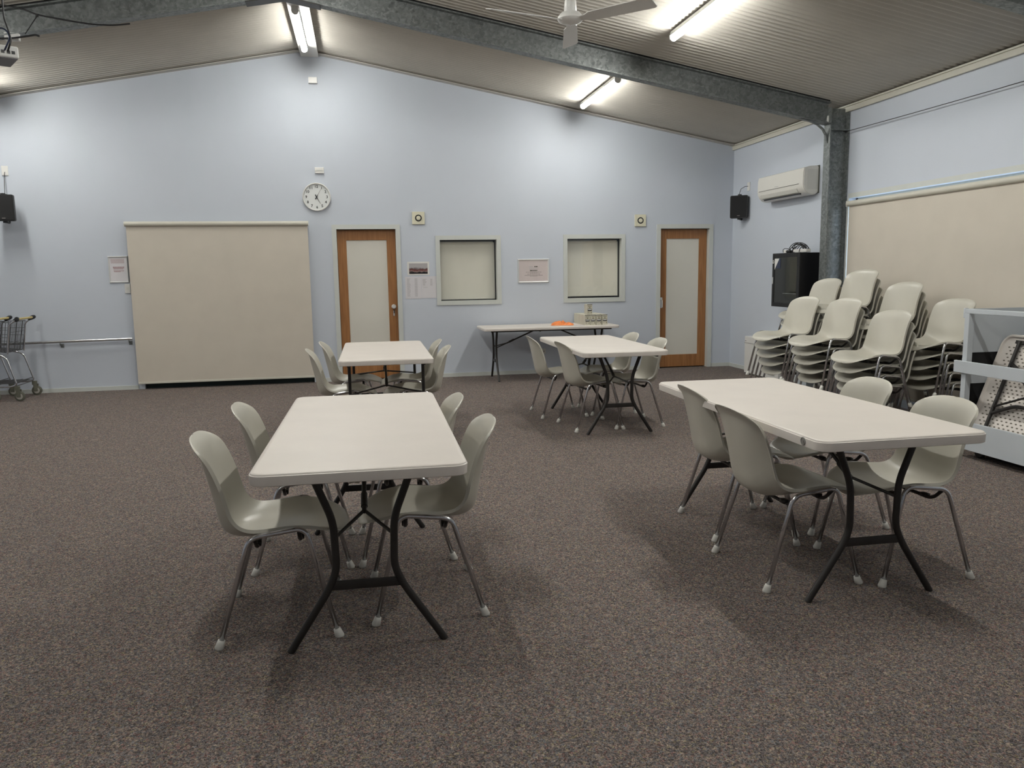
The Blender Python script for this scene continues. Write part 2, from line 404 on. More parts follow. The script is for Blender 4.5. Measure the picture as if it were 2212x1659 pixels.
# left sliding door behind the big blind: dark green frame
s = sempty('door_3', (-1.72, D+.05, 0)); bm = bmesh.new()
for a in ((-1.065, 1.068, 0, .05, 0, .06), (-1.065, 1.068, 0, .05, 1.99, 2.04), (-1.065, -1.01, 0, .05, .06, 1.99), (1.012, 1.068, 0, .05, .06, 1.99), (-.03, .03, 0, .05, .06, 1.99)): box(bm, *a)
obj('door_frame', bm, MGREEN, s); obj('glass_panel', B(-1.01, 1.012, .02, .026, .06, 1.99), MSMOKE, s)
# right window frame, glass, architrave
s = sempty('window_3', (RX+.08, 5.5, 0)); bm = bmesh.new(); y0, y1, z0, z1 = WIN
for a in ((-.0, .05, y0-5.5, y1-5.5, z0, z0+.05), (0, .05, y0-5.5, y1-5.5, z1-.03, z1), (0, .05, y0-5.5, y0-5.45, z0, z1), (0, .05, y1-.03-5.5, y1-5.5, z0, z1), (0, .05, -.03, .03, z0, z1)): box(bm, *a)
obj('window_frame', bm, MTRIM, s); obj('window_pane', B(.02, .026, y0-5.46, y1-5.53, z0+.04, z1-.03), MGLASS, s)
bm = bmesh.new()
box(bm, RX-.012, RX, y0-.05, y1+.012, z1, z1+.052); box(bm, RX-.012, RX, y1, y1+.030, z0, z1); box(bm, RX-.012, RX, y0-.05, y0, z0, z1)
struct('trim_8', bm, MTRIM)

# ------------------------------------------------------------------ steel portal frames
def ibeam_poly(w, d, tf=.012, tw=.008):
    return [(-w/2, 0), (w/2, 0), (w/2, tf), (tw/2, tf), (tw/2, d-tf), (w/2, d-tf), (w/2, d), (-w/2, d), (-w/2, d-tf), (-tw/2, d-tf), (-tw/2, tf), (-w/2, tf)]
def portal(k, yc, full=True):
    W_, DP = .12, .225; off = .250
    for side in (1, -1):
        xe = RX-.005 if side > 0 else LX+.005
        bm = bmesh.new(); pl = ibeam_poly(W_, DP*sqrt(1+SL*SL))
        r0 = [bm.verts.new((RIDX, yc+u, ceil_z(RIDX)-off+v)) for u, v in pl]
        xe2 = xe - side*.232
        r1 = [bm.verts.new((xe2, yc+u, ceil_z(xe2)-off+v)) for u, v in pl]
        m_ = len(pl)
        for i in range(m_): bm.faces.new((r0[i], r0[(i+1) % m_], r1[(i+1) % m_], r1[i]))
        bm.faces.new(r0); bm.faces.new(r1[::-1])
        # black strip stands in for the shadow gap between beam and lining
        o = struct(f'trim_{k}', bm, MGALV); k += 1
        bm = bmesh.new(); r0 = [bm.verts.new((RIDX, yc+u, ceil_z(RIDX)-off+DP+v)) for u, v in ((-.035, 0), (.035, 0), (.035, .06), (-.035, .06))]
        r1 = [bm.verts.new((xe2, yc+u, ceil_z(xe2)-off+DP+v)) for u, v in ((-.035, 0), (.035, 0), (.035, .06), (-.035, .06))]
        for i in range(4): bm.faces.new((r0[i], r0[(i+1) % 4], r1[(i+1) % 4], r1[i]))
        bm.faces.new(r0); bm.faces.new(r1[::-1]); pk = obj('shadow_gap_strip', bm, MBLACK, o)
        # column
        bm = bmesh.new(); pl = ibeam_poly(W_, .232)
        poly = [(xe - side*v, yc+u) for u, v in pl]
        prism(bm, poly, 'z', 0, ceil_z(xe)-.035)
        box(bm, *sorted((xe-side*.224, xe-side*.008)), yc-.055, yc+.055, 2.90, 2.912)
        struct(f'trim_{k}', bm, MGALV); k += 1
    return k
k = 9
k = portal(k, 8.115)
k = portal(k, 4.80)
k = portal(k, 1.48)
# apex plate under the ridge joint and knee bracket
bm = bmesh.new()
for s_ in (-1, 1):
    xa, xb = RIDX, RIDX+s_*.34
    prism(bm, [(xa, ceil_z(xa)-.262), (xb, ceil_z(xb)-.262), (xb, ceil_z(xb)-.2505), (xa, ceil_z(xa)-.2505)], 'y', 8.045, 8.185)
tag(obj('apex_plate', bm, MDARK), 'dark steel plate under the ridge joint of the far roof beam', 'steel plate')
bm = bmesh.new(); pts = []
x0 = 5.095; zt = ceil_z(4.80)-.252
prof = [(4.76, ceil_z(4.76)-.253), (4.87, ceil_z(4.87)-.262), (4.97, ceil_z(4.97)-.280), (5.035, ceil_z(5.035)-.315), (5.072, ceil_z(5.072)-.365), (5.090, ceil_z(5.090)-.45)]
for yy in (8.10, 8.13): pts.append([bm.verts.new((x, yy, z)) for x, z in prof]+[bm.verts.new((x+.010, yy, z+.010)) for x, z in prof[::-1]])
m_ = len(pts[0])
for i in range(m_): bm.faces.new((pts[0][i], pts[0][(i+1) % m_], pts[1][(i+1) % m_], pts[1][i]))
bm.faces.new(pts[0]); bm.faces.new(pts[1][::-1])
tag(obj('knee_bracket', bm, MGALV), 'curved galvanised knee bracket joining the far roof beam to its column', 'bracket')

# ------------------------------------------------------------------ lights
MDIFF3 = mat('added_diffuser_behind', (.8, .8, .8), .5, emit=(1.0, .995, .945), estr=TUBE_POWER*.45)  # for the added battens behind the camera
MDIFF2 = mat('lit_diffuser_far', (.8, .8, .8), .5, emit=(1.0, .995, .945), estr=TUBE_POWER*.78)
def batten(x, y0, y1, label, slope, bracket=True):
    z = ceil_z(x)-.014 if slope else 4.178
    t = thing('fluorescent_batten', label, 'ceiling light', (x, (y0+y1)/2, z), 0, 'ceiling battens')
    ang = (math.atan(SL)*(1 if x > RIDX else -1)) if slope else 0
    t.rotation_euler = (0, ang, 0)
    L = (y1-y0)/2
    bm = bmesh.new(); box(bm, -.035, .035, -L, L, -.042, 0, bev=.004); obj('batten_body', bm, MWHITE, t)
    bm = bmesh.new(); pl = [(.034, -.040)] + [(.034*cos(a)*1.0, -.046-.034*sin(a)) for a in [i*pi/8 for i in range(9)]] + [(-.034, -.040)]
    prism(bm, pl, 'y', -L+.02, L-.02); obj('diffuser', bm, MDIFF2 if y0 > 8 else (MDIFF3 if y0 < 0 else MDIFF), t, True)
    for s_ in (-1, 1):
        bm = bmesh.new(); pl = [(.037, -.036)] + [(.037*cos(a), -.046-.037*sin(a)) for a in [i*pi/8 for i in range(9)]] + [(-.037, -.036)]
        a, b = sorted((s_*(L-.02), s_*L)); prism(bm, pl, 'y', a, b); obj('end_cap', bm, MWHITE, t, True)
    return t
rows = [(8.86, 10.30, 'in the far bay'), (5.82, 7.26, 'in the middle bay'), (2.75, 4.19, 'in the near bay'), (-.30, 1.14, 'added unseen in the bay behind')]  # last row is unseen, added to brighten the near floor
for y0, y1, w_ in rows:
    if True:
        batten(-.545, y0, y1, f'lit white fluorescent batten under the roof ridge {w_}', False)
    batten(2.955, y0, y1, f'lit white fluorescent batten on the right roof slope {w_}', True)
    if w_ != 'in the near bay': batten(-4.12, y0, y1, f'lit white fluorescent batten on the left roof slope {w_}', True)

# ------------------------------------------------------------------ chair
def build_chair():
    t = thing('stacking_chair', '', 'chair')
    ST = [((.505, .372), (.470, .392), .200), ((.497, .390), (.455, .408), .203), ((.468, .404), (.42, .425), .206), ((.40, .409), (.36, .441), .208),
          ((.30, .400), (.28, .447), .208), ((.20, .390), (.20, .441), .206), ((.12, .384), (.135, .441), .204), ((.06, .388), (.093, .458), .203),
          ((.020, .410), (.068, .492), .202), ((.0, .455), (.054, .538), .200), ((-.012, .52), (.040, .595), .198), ((-.028, .595), (.022, .65), .197),
          ((-.043, .668), (-.002, .705), .195), ((-.055, .728), (-.030, .745), .193), ((-.070, .767), (-.056, .772), .190), ((-.088, .790), (-.080, .788), .188)]
    C = [Vector((a[0], 0, a[1])) for a, b, w in ST]; Rm = [Vector((b[0], 0, b[1])) for a, b, w in ST]; W = [w for a, b, w in ST]
    def cr(P, t):
        n = len(P)-1; i = min(int(t), n-1); f = t-i
        p0, p1, p2, p3 = P[max(i-1, 0)], P[i], P[i+1], P[min(i+2, n)]
        return 0.5*((2*p1)+(p2-p0)*f+(2*p0-5*p1+4*p2-p3)*f*f+(3*p1-p0-3*p2+p3)*f**3)
    n = len(ST)-1; NV = 64
    ts = [n*i/NV for i in range(NV+1)]
    ts = [t_ for t_ in ts if 2.9 < t_ < n-3.4] + [2.9*(1-cos(k*pi/32))**1.15 for k in range(17)] + [n-3.4*(1-cos(k*pi/32))**1.15 for k in range(17)]
    ts = sorted(set(round(t_, 5) for t_ in ts))
    arc = [0]; prev = cr(C, ts[0])
    for t_ in ts[1:]:
        c_ = cr(C, t_); arc.append(arc[-1]+(c_-prev).length); prev = c_
    tot = arc[-1]; NU = 22
    us = [-1+2*i/NU for i in range(NU+1)]
    bm = bmesh.new(); grid = []
    for t_, s_ in zip(ts, arc):
        c_, r_ = cr(C, t_), cr(Rm, t_); w_ = cr([Vector((x, 0, 0)) for x in W], t_).x
        tan = (cr(C, min(t_+.1, n))-cr(C, max(t_-.1, 0))).normalized()
        nrm = Vector((tan.z, 0, -tan.x)).normalized()    # pointing up on the seat / forward on the back
        d1 = s_; d2 = tot-s_; rf, rb = .115, .105
        ww = w_
        if d1 < rf: ww = w_*max(1-((rf-d1)/rf)**2.7, 2e-4)**(1/2.7)
        if d2 < rb: ww = w_*max(1-((rb-d2)/rb)**2.5, 2e-4)**(1/2.5)
        row = []
        for u in us:
            full = u*ww/w_                       # position relative to unrounded width
            b_ = abs(full)**3.0
            p = c_.lerp(r_, b_); p = Vector((p.x, u*ww, p.z))
            row.append(p)
        # outward turned lip on both rims
        lipd = .011*min(1, max(.25, min(d1, d2)/.10))
        L0 = row[0]+Vector((0, -.004, 0))-nrm*lipd; L1 = row[-1]+Vector((0, .004, 0))-nrm*lipd
        row = [L0]+row+[L1]
        grid.append([bm.verts.new(p) for p in row])
    # lips at the top and the front edge
    for a, b in zip(grid, grid[1:]):
        for k_ in range(len(a)-1): bm.faces.new((a[k_], a[k_+1], b[k_+1], b[k_]))
    bmesh.ops.recalc_face_normals(bm, faces=bm.faces)
    o = obj('seat_shell', bm, MSHELL, t, 'soft')
    md = o.modifiers.new('thickness', 'SOLIDIFY'); md.thickness = .0055; md.offset = 0
    md.use_rim = True
    dg = bpy.context.evaluated_depsgraph_get(); me = bpy.data.meshes.new_from_object(o.evaluated_get(dg)); o.modifiers.clear(); o.data = me
    me.name = 'seat_shell'
    for p in me.polygons: p.use_smooth = True
    me.set_sharp_from_angle(angle=radians(60))
    for s_ in (-1, 1):
        bm = bmesh.new()
        pts = fillet([(0.003, s_*.256, .012), (.128, s_*.234, .420), (.340, s_*.234, .445), (.447, s_*.256, .012)], .045, 8)
        tube(bm, pts, .0098, 12); obj('leg_frame', bm, MCHROME, t, 'soft')
        for x in (.0, .45):
            bm = bmesh.new(); dx = .010 if x == 0 else -.010
            tube(bm, [(x, s_*.257, 0), (x, s_*.257, .004), (x+dx*.6, s_*.2555, .022), (x+dx, s_*.2548, .034)], [.0165, .0185, .0155, .0135], 14); obj('foot_cap', bm, MCAP, t, 'soft')
    for x, z in ((.150, .421), (.315, .437)):
        bm = bmesh.new()
        tube(bm, fillet([(x, -.232, z-.004), (x, -.170, z-.062), (x, .170, z-.062), (x, .232, z-.004)], .04, 5), .0085, 8)
        for s_ in (-1, 1): box(bm, x-.012, x+.012, s_*.12-.02, s_*.12+.02, z-.066, z-.048)
        obj('cross_bar', bm, MDARK, t, 'soft')
    return t
chair0 = build_chair(); _used = [False]
def chair(x, y, rz, label, group, z=0):
    if not _used[0]:
        _used[0] = True; c = chair0; c.location = (x, y, z); c.rotation_euler = (0, 0, rz); c['label'] = label; c['group'] = group; return c
    return dup(chair0, (x, y, z), rz, label, group)
G = 'grey stacking chairs at the tables'
R_ = radians
for x, y, rz, lab in (
    (-.590, 3.262, 1, 'grey plastic chair nearest the camera on the left of the front left table'),
    (-.548, 4.010, 0, 'grey plastic chair farther back on the left of the front left table'),
    (.457, 3.338, 180, 'grey plastic chair nearest the camera on the right of the front left table'),
    (.405, 4.010, 180, 'grey plastic chair farther back on the right of the front left table'),
    (-.395, 6.960, 2, 'nearer grey chair on the left of the black-legged table before the left door'),
    (-.315, 7.690, -2, 'farther grey chair on the left of the black-legged table before the left door'),
    (.665, 6.880, 180, 'nearer grey chair on the right of the black-legged table before the left door'),
    (.655, 7.560, 180, 'farther grey chair on the right of the black-legged table before the left door'),
    (1.690, 7.612, 0, 'farther grey chair on the left of the table before the wall table'),
    (1.812, 6.885, 4, 'nearer grey chair on the left of the table before the wall table'),
    (2.655, 7.655, 180, 'farther grey chair on the right of the table before the wall table'),
    (2.665, 6.935, 180, 'nearer grey chair on the right of the table before the wall table'),
    (1.698, 3.292, 0, 'grey plastic chair nearest the camera on the left of the front right table'),
    (1.780, 3.955, -3, 'grey plastic chair farther back on the left of the front right table'),
    (2.672, 3.232, 180, 'grey plastic chair nearest the camera on the right of the front right table'),
    (2.755, 3.935, 180, 'grey plastic chair farther back on the right of the front right table')):
    chair(x, y, R_(rz), lab, G)
ORD = ['topmost', 'second from the top', 'third from the top', 'fourth from the top', 'fifth from the top', 'sixth from the top', 'seventh from the top', 'eighth from the top']
STACKS = [  # x0, y, n, dz, where
    (4.47, 7.23, 5, .085, 'front row stack nearest the back wall'),
    (4.50, 6.59, 5, .085, 'middle stack of the front row'),
    (4.50, 5.96, 4, .085, 'four-chair front row stack nearest the trolley'),
    (5.13, 5.96, 5, .085, 'stack against the blind behind the trolley'),
    (5.105, 7.755, 7, .085, 'stack before the steel column'),
    (5.13, 7.15, 8, .086, 'tallest stack, against the right blind'),
    (5.13, 6.55, 7, .080, 'rear stack just right of the tallest')]
for x0, y, n_, dz, where in STACKS:
    for i in range(n_):
        pos = ORD[n_-1-i] if i else 'lowest'
        ca = R_(10); chair(x0-.003-i*.030*cos(ca), y+.036-i*.030*sin(ca)+random.uniform(-.006, .006), pi+ca+R_(random.uniform(-.8, .8)), f'grey chair, {pos} in the {where}', 'stacked grey chairs by the right wall', z=i*dz)

# ------------------------------------------------------------------ folding tables
def table_top_bm(L, W, z1, th, r=.055):
    bm = bmesh.new()
    def ring(ins, z):
        return [bm.verts.new((x, y, z)) for x, y in rrect(-W/2+ins, W/2-ins, -L/2+ins, L/2-ins, max(r-ins, .01), 8)]
    prof = [(.030, z1-th+.012), (.012, z1-th+.012), (.008, z1-th), (.002, z1-th+.003), (0, z1-.010), (.0005, z1-.008), (.004, z1-.006), (.005, z1-.003), (.009, z1), (.02, z1)]
    rs = [ring(*p) for p in prof]; n_ = len(rs[0])
    for a, b in zip(rs, rs[1:]):
        for k_ in range(n_): bm.faces.new((a[k_], a[(k_+1) % n_], b[(k_+1) % n_], b[k_]))
    bm.faces.new(rs[0][::-1]); bm.faces.new(rs[-1])
    for f in bm.faces:
        c = f.calc_center_median()
        if c.z < z1-.007: f.material_index = 1
    return bm
def make_table(L=1.78, W=.76, H=.74, style='wishbone', th=.045, brace='y'):
    t = thing('folding_table', '', 'table')
    obj('table_top', table_top_bm(L, W, H, th), [MTOP, MTOPR], t, True)
    zu = H-th+.010
    bm = bmesh.new()
    for s_ in (-1, 1): box(bm, s_*(W/2-.075)-.010, s_*(W/2-.075)+.010, -L/2+.10, L/2-.10, zu-.028, zu+.002)
    obj('side_rails', bm, MDARK, t)
    for e in (-1, 1):
        yl = e*(L/2-.195)
        bm = bmesh.new()
        if style == 'wishbone':
            for s_ in (-1, 1):
                pts = fillet([(s_*.186, yl, zu-.012), (s_*.112, yl, .50), (s_*.107, yl, .31), (s_*.140, yl, .235), (s_*.292, yl, .0)], .05, 6)
                tube(bm, pts, .0145, 12)
            box(bm, -.136, .136, yl-.006, yl+.006, .232, .268, bev=.003)
        else:
            for s_ in (-1, 1):
                tube(bm, [(s_*.300, yl, 0), (s_*.300, yl, zu-.012)], .013, 12)
            box(bm, -.30, .30, yl-.006, yl+.006, .215, .245)
        tube(bm, [(-W/2+.075, yl, zu-.014), (W/2-.075, yl, zu-.014)], .011, 10)
        obj('leg_frame', bm, MDARK, t, True)
        bm = bmesh.new(); sp = .108 if style == 'wishbone' else .30; ya = yl-e*(.17); ym = yl-e*.60
        zb = .435; za = .485
        for s_ in (-1, 1): tube(bm, [(s_*sp, yl, zb), (s_*sp*.93, yl-e*.02, zb+.004), (0, ya, za)], .007, 8)
        tube(bm, [(0, ya+e*.01, za-.004), (0, ym, zu-.01)], .0095, 8)
        tube(bm, [(0, ya-e*.02, za+.009), (0, ya-e*.09, za+.042)], .0135, 10)
        obj('folding_brace', bm, MDARK, t, True)
    bm = bmesh.new(); tube(bm, fillet([(-.05, -.1, zu), (-.05, -.1, zu-.05), (.05, -.1, zu-.05), (.05, -.1, zu)], .015), .005, 6)
    obj('centre_latch', bm, MDARK, t, True)
    return t
tab0 = make_table()
tab0.location = (-.0112, 3.605, 0); tab0.rotation_euler = (0, 0, -.017)
tag(tab0, 'long white folding table at front left with wishbone legs and four chairs', 'table', 'white folding tables')
tC = dup(tab0, (2.1965, 7.195, 0), -.0127, 'white folding table with wishbone legs in front of the wall table', 'white folding tables')
tD = dup(tab0, (2.1134, 3.595, 0), -.0097, 'long white folding table at front right beside the blue trolley', 'white folding tables')
bm = bmesh.new(); lathe(bm, [(.017, .002), (.017, -.002), (.014, -.003), (.013, -.001), (.006, -.001), (.006, -.003), (0, -.003)], 24, 'x', (-.380, -.765, .718))
obj('edge_plug', bm, mat('grey_plug', (.25, .24, .22), .4), tD, True)
tB = make_table(style='straight')
tB.location = (.194, 7.219, 0); tB.rotation_euler = (0, 0, -.0144)
tag(tB, 'white folding table with straight black legs in front of the left timber door', 'table', 'white folding tables')
tE = make_table(L=1.83, W=.72, H=.705, th=.036)
tE.location = (2.46, 10.375, 0); tE.rotation_euler = (0, 0, -pi/2)
tag(tE, 'white folding table against the back wall holding cartons and an orange bag', 'table', 'white folding tables')

# ------------------------------------------------------------------ big roller blinds
def big_blind(name, label, loc, rz, width, ztop, zbot):
    t = thing(name, label, 'blind', loc, rz)
    bm = bmesh.new(); nseg = 24
    # fabric with a very slight belly, hanging off the room side of the roller
    a = []; b = []
    for i in range(nseg+1):
        z = zbot+.012+(ztop-.028-zbot-.012)*i/nseg
        a.append((bm.verts.new((-width/2, -.012, z)), bm.verts.new((width/2, -.012, z)), bm.verts.new((-width/2, -.011, z)), bm.verts.new((width/2, -.011, z))))
    for p, q in zip(a, a[1:]):
        bm.faces.new((p[0], p[1], q[1], q[0])); bm.faces.new((p[2], q[2], q[3], p[3])); bm.faces.new((p[0], q[0], q[2], p[2])); bm.faces.new((p[1], p[3], q[3], q[1]))
    obj('blind_fabric', bm, MFABRIC, t)
    bm = bmesh.new(); tube(bm, [(-width/2-.012, -.020, ztop-.030), (width/2+.008, -.020, ztop-.030)], .030, 24); obj('roller', bm, MCREAM, t, True)
    bm = bmesh.new(); box(bm, -width/2, width/2, -.018, -.006, zbot, zbot+.026, bev=.004); obj('bottom_bar', bm, MCREAM, t)
    bm = bmesh.new()
    for s_ in (-1, 1): box(bm, s_*(width/2+.012)-.003, s_*(width/2+.012)+.003, -.045, 0.0, ztop-.06, ztop)
    obj('roller_bracket', bm, MWHITE, t)
    return t
big_blind('roller_blind', 'large beige roller blind drawn down on the back wall below the clock', (-1.742, D-.052, 0), 0, 2.205, 2.122, .072)
big_blind('roller_blind', 'very wide beige roller blind covering the right wall window behind stacked chairs', (RX-.012, 5.555, 0), -pi/2, 4.84, 2.136, .09)

# ------------------------------------------------------------------ back wall fittings
# clock
ck = thing('wall_clock', 'round white wall clock with black numerals above the large beige blind', 'clock', (-.508, D, 2.432))
bm = bmesh.new(); lathe(bm, [(.168, -.002), (.180, -.002), (.181, -.030), (.176, -.040), (.168, -.040), (.163, -.030), (.163, -.018), (0.0, -.018)], 64, 'y'); obj('clock_case', bm, MWHITE, ck, True)
bm = bmesh.new(); lathe(bm, [(.162, -.0185), (.162, -.0195), (0, -.0195)], 48, 'y'); obj('clock_face', bm, MNET, ck)
bm = bmesh.new(); ROTX = Matrix.Rotation(pi/2, 4, 'X')
for h_ in range(1, 13):
    a = pi/2-h_*pi/6
    merge(bm, text_bm(str(h_), .048, Matrix.Translation((.132*cos(a), -.0205, .132*sin(a))) @ ROTX, .0006, .0009))
obj('numerals', bm, MBLACK, ck)
def hand(ang, ln, w_, m_, y, tail=.03):
    bm = bmesh.new(); a = R_(90-ang); d = Vector((cos(a), 0, sin(a))); p = Vector((-sin(a), 0, cos(a)))
    q = [d*-tail+p*w_, d*-tail-p*w_, d*ln-p*w_*.5, d*ln+p*w_*.5]
    r0 = [bm.verts.new(v+Vector((0, y, 0))) for v in q]; r1 = [bm.verts.new(v+Vector((0, y-.0012, 0))) for v in q]
    for i in range(4): bm.faces.new((r0[i], r0[(i+1) % 4], r1[(i+1) % 4], r1[i]))
    bm.faces.new(r0); bm.faces.new(r1[::-1]); return bm
MH = mat('pale_grey_hand', (.28, .28, .27), .3, .3)
obj('hour_hand', hand(152, .098, .0055, MH, -.0225, -.03), MH, ck); obj('minute_hand', hand(30, .118, .0035, MH, -.024, -.03), MH, ck)
bm = hand(152, .032, .0062, MBLACK, -.0252, .034); merge(bm, hand(30, .032, .0062, MBLACK, -.0268, .034)); lathe(bm, [(.009, -.022), (.009, -.031), (0, -.031)], 16, 'y')
obj('hand_centre', bm, MBLACK, ck)
# small plates
def plate(name, x, z, w_, h_, label, cat, m_=MWHITE, t_=.012, axis='y', loc=None):
    t = thing(name, label, cat, (x, D, z)); bm = bmesh.new(); box(bm, -w_/2, w_/2, -t_, 0, -h_/2, h_/2, bev=.003); obj('face_plate', bm, m_, t)
    return t
t = plate('sensor_box', -.487, 3.890, .108, .075, 'small white box high on the back wall under the ridge', 'wall box', MWHITE, .03)
t = plate('sensor_box', -.458, 2.770, .115, .074, 'small white box on the back wall directly above the clock', 'wall box', MWHITE, .03)
bm = bmesh.new(); box(bm, -.04, .04, -.034, -.03, -.008, .008); obj('sensor_lens', bm, MTRIM, t)
t = plate('light_switch', -2.897, 1.291, .068, .118, 'white light switch under the small frame left of the beige blind', 'switch')
bm = bmesh.new(); box(bm, -.012, .012, -.016, -.012, -.015, .015, bev=.001); obj('rocker', bm, MCAP, t)
t = plate('power_outlet', 2.478, .315, .115, .072, 'white double power outlet low on the wall under the wall table', 'outlet')
bm = bmesh.new()
for s_ in (-1, 1): box(bm, s_*.03-.008, s_*.03+.008, -.0135, -.012, -.012, .004)
obj('sockets', bm, MINK, t)
# exhaust vents
for x, z, lab in ((.803, 2.160, 'square cream exhaust vent right of the clock above the door corner'), (3.925, 2.119, 'square cream exhaust vent left of the right timber door')):
    v = thing('exhaust_vent', lab, 'vent', (x, D, z), 0, 'exhaust vents')
    bm = bmesh.new(); box(bm, -.083, .083, -.022, 0, -.083, .083, bev=.004); obj('vent_plate', bm, MVENT, v)
    bm = bmesh.new(); lathe(bm, [(.045, -.022), (.045, -.0245), (.030, -.0245), (.030, -.022)], 40, 'y'); obj('vent_slot', bm, MBLACK, v)
    bm = bmesh.new(); lathe(bm, [(.029, -.022), (.029, -.030), (.025, -.034), (0, -.034)], 32, 'y'); obj('vent_disc', bm, MVENT, v, True)
# framed notices
def frame(name, x0, x1, z0, z1, label, paper, lines, fw=.020, ink=MINK):
    cx, cz = (x0+x1)/2, (z0+z1)/2; t = thing(name, label, 'notice', (cx, D, cz)); w_, h_ = (x1-x0)/2, (z1-z0)/2
    bm = bmesh.new(); d0 = -.020
    def mitre(a, b, c, d):
        pf = [(0, 0), (0, -.010), (fw*.5, d0), (fw, -.012), (fw, 0)]
    outer = [(-w_, -h_), (w_, -h_), (w_, h_), (-w_, h_)]
    pf = [(0, 0), (0, -.010), (fw*.45, d0), (fw, -.010), (fw, -.004)]
    rings = []
    for ins, y in pf: rings.append([bm.verts.new((sx*(w_-ins), y, sz*(h_-ins))) for sx, sz in ((-1, -1), (1, -1), (1, 1), (-1, 1))])
    for a, b in zip(rings, rings[1:]):
        for k_ in range(4): bm.faces.new((a[k_], a[(k_+1) % 4], b[(k_+1) % 4], b[k_]))
    obj('frame', bm, MSILVER, t)
    obj('sheet', B(-w_+fw, w_-fw, -.006, -.004, -h_+fw, h_-fw), paper, t)
    for gi, (im, ls) in enumerate(lines):
        bm = bmesh.new()
        for u0, u1, v, th in ls: box(bm, u0*w_, u1*w_, -.0070, -.0062, v*h_-th/2, v*h_+th/2)
        obj('printed_text', bm, im, t)
    return t
def words(u0, u1, v, th):   # a blurred line of words: short dashes
    out = []; u = u0
    while u < u1-.02:
        l_ = random.uniform(.05, .14); out.append((u, min(u+l_, u1), v, th)); u += l_+.018
    return out
frame('framed_notice', 2.150, 2.597, 1.275, 1.602, 'landscape silver-framed notice between the two square windows', MPINK,
      [(MINK2, words(-.28, .02, .335, .010)+words(-.27, .30, .22, .006)+words(-.27, .30, .14, .006)),
       (MINKD, words(.06, .26, .345, .015)+words(-.22, .24, .02, .016)),
       (MINK, words(-.48, .50, -.11, .007)+words(-.22, .26, -.18, .006)+words(-.40, .42, -.27, .008)+words(-.56, .60, -.38, .008)+words(-.22, .26, -.46, .006))])
frame('framed_notice', -3.102, -2.868, 1.366, 1.700, 'portrait silver-framed pinkish notice left of the beige blind', MPAPER,
      [(mat('faint_pink_band', (.52, .45, .46), .6), [(-.72, .62, .62, .055)]), (MPINK2, words(-.55, .58, .18, .010)+words(-.55, .58, .12, .010)+words(-.5, .5, .04, .010)+words(-.5, .55, -.10, .010)+words(-.45, .2, -.17, .008))], fw=.018)
# photo and papers by the door
t = thing('photo_print', 'landscape photo print with white border pinned above two paper lists', 'photo', (.782, D, 1.493))
obj('print_border', B(-.148, .148, -.004, 0, -.090, .090), MWHITE, t); obj('picture', B(-.124, .124, -.0052, -.004, -.072, .068), MPHOTO, t)
t = thing('paper_list', 'white typed list pinned beside the left door, left of the pair', 'paper', (.708, D, 1.236), 0, 'pinned paper lists')
obj('sheet', B(-.108, .108, -.003, 0, -.148, .148), MPAPER, t); bm = bmesh.new()
for i in range(22):
    z = .118-i*.0112; box(bm, -.085, -.085+random.uniform(.03, .05), -.0038, -.003, z, z+.005); box(bm, .018, .056, -.0038, -.003, z, z+.005)
obj('printed_text', bm, MINK2, t)
t = thing('paper_list', 'half-empty white sheet pinned beside the left window, right of the pair', 'paper', (.915, D, 1.240), 0, 'pinned paper lists')
obj('sheet', B(-.097, .105, -.003, 0, -.148, .146), MPAPER, t); bm = bmesh.new()
for i in range(8):
    z = .105-i*.0118; box(bm, -.080, -.080+random.uniform(.03, .055), -.0038, -.003, z, z+.006); box(bm, .022, .052, -.0038, -.003, z, z+.006)
box(bm, -.075, -.018, -.0038, -.003, -.005, 0)
obj('printed_text', bm, MINK2, t)
# handrail
t = thing('wall_rail', 'galvanised pipe rail fixed low along the back wall left of the blind', 'rail', (-2.87, D-.075, .66))
bm = bmesh.new(); tube(bm, [(-2.9, 0, -.045), (0, 0, 0)], .017, 14); obj('rail_pipe', bm, mat('bright_pipe', (.6, .6, .6), .25, 1.), t, True)
for x in (-.045, -.85, -1.65, -2.5):
    bm = bmesh.new(); tube(bm, fillet([(x, 0, .016*x-.008), (x, .0, .016*x-.045), (x, .073, .016*x-.055)], .02), .006, 8); box(bm, x-.02, x+.02, .070, .075, .016*x-.08, .016*x-.03); obj('rail_bracket', bm, MGALV, t)

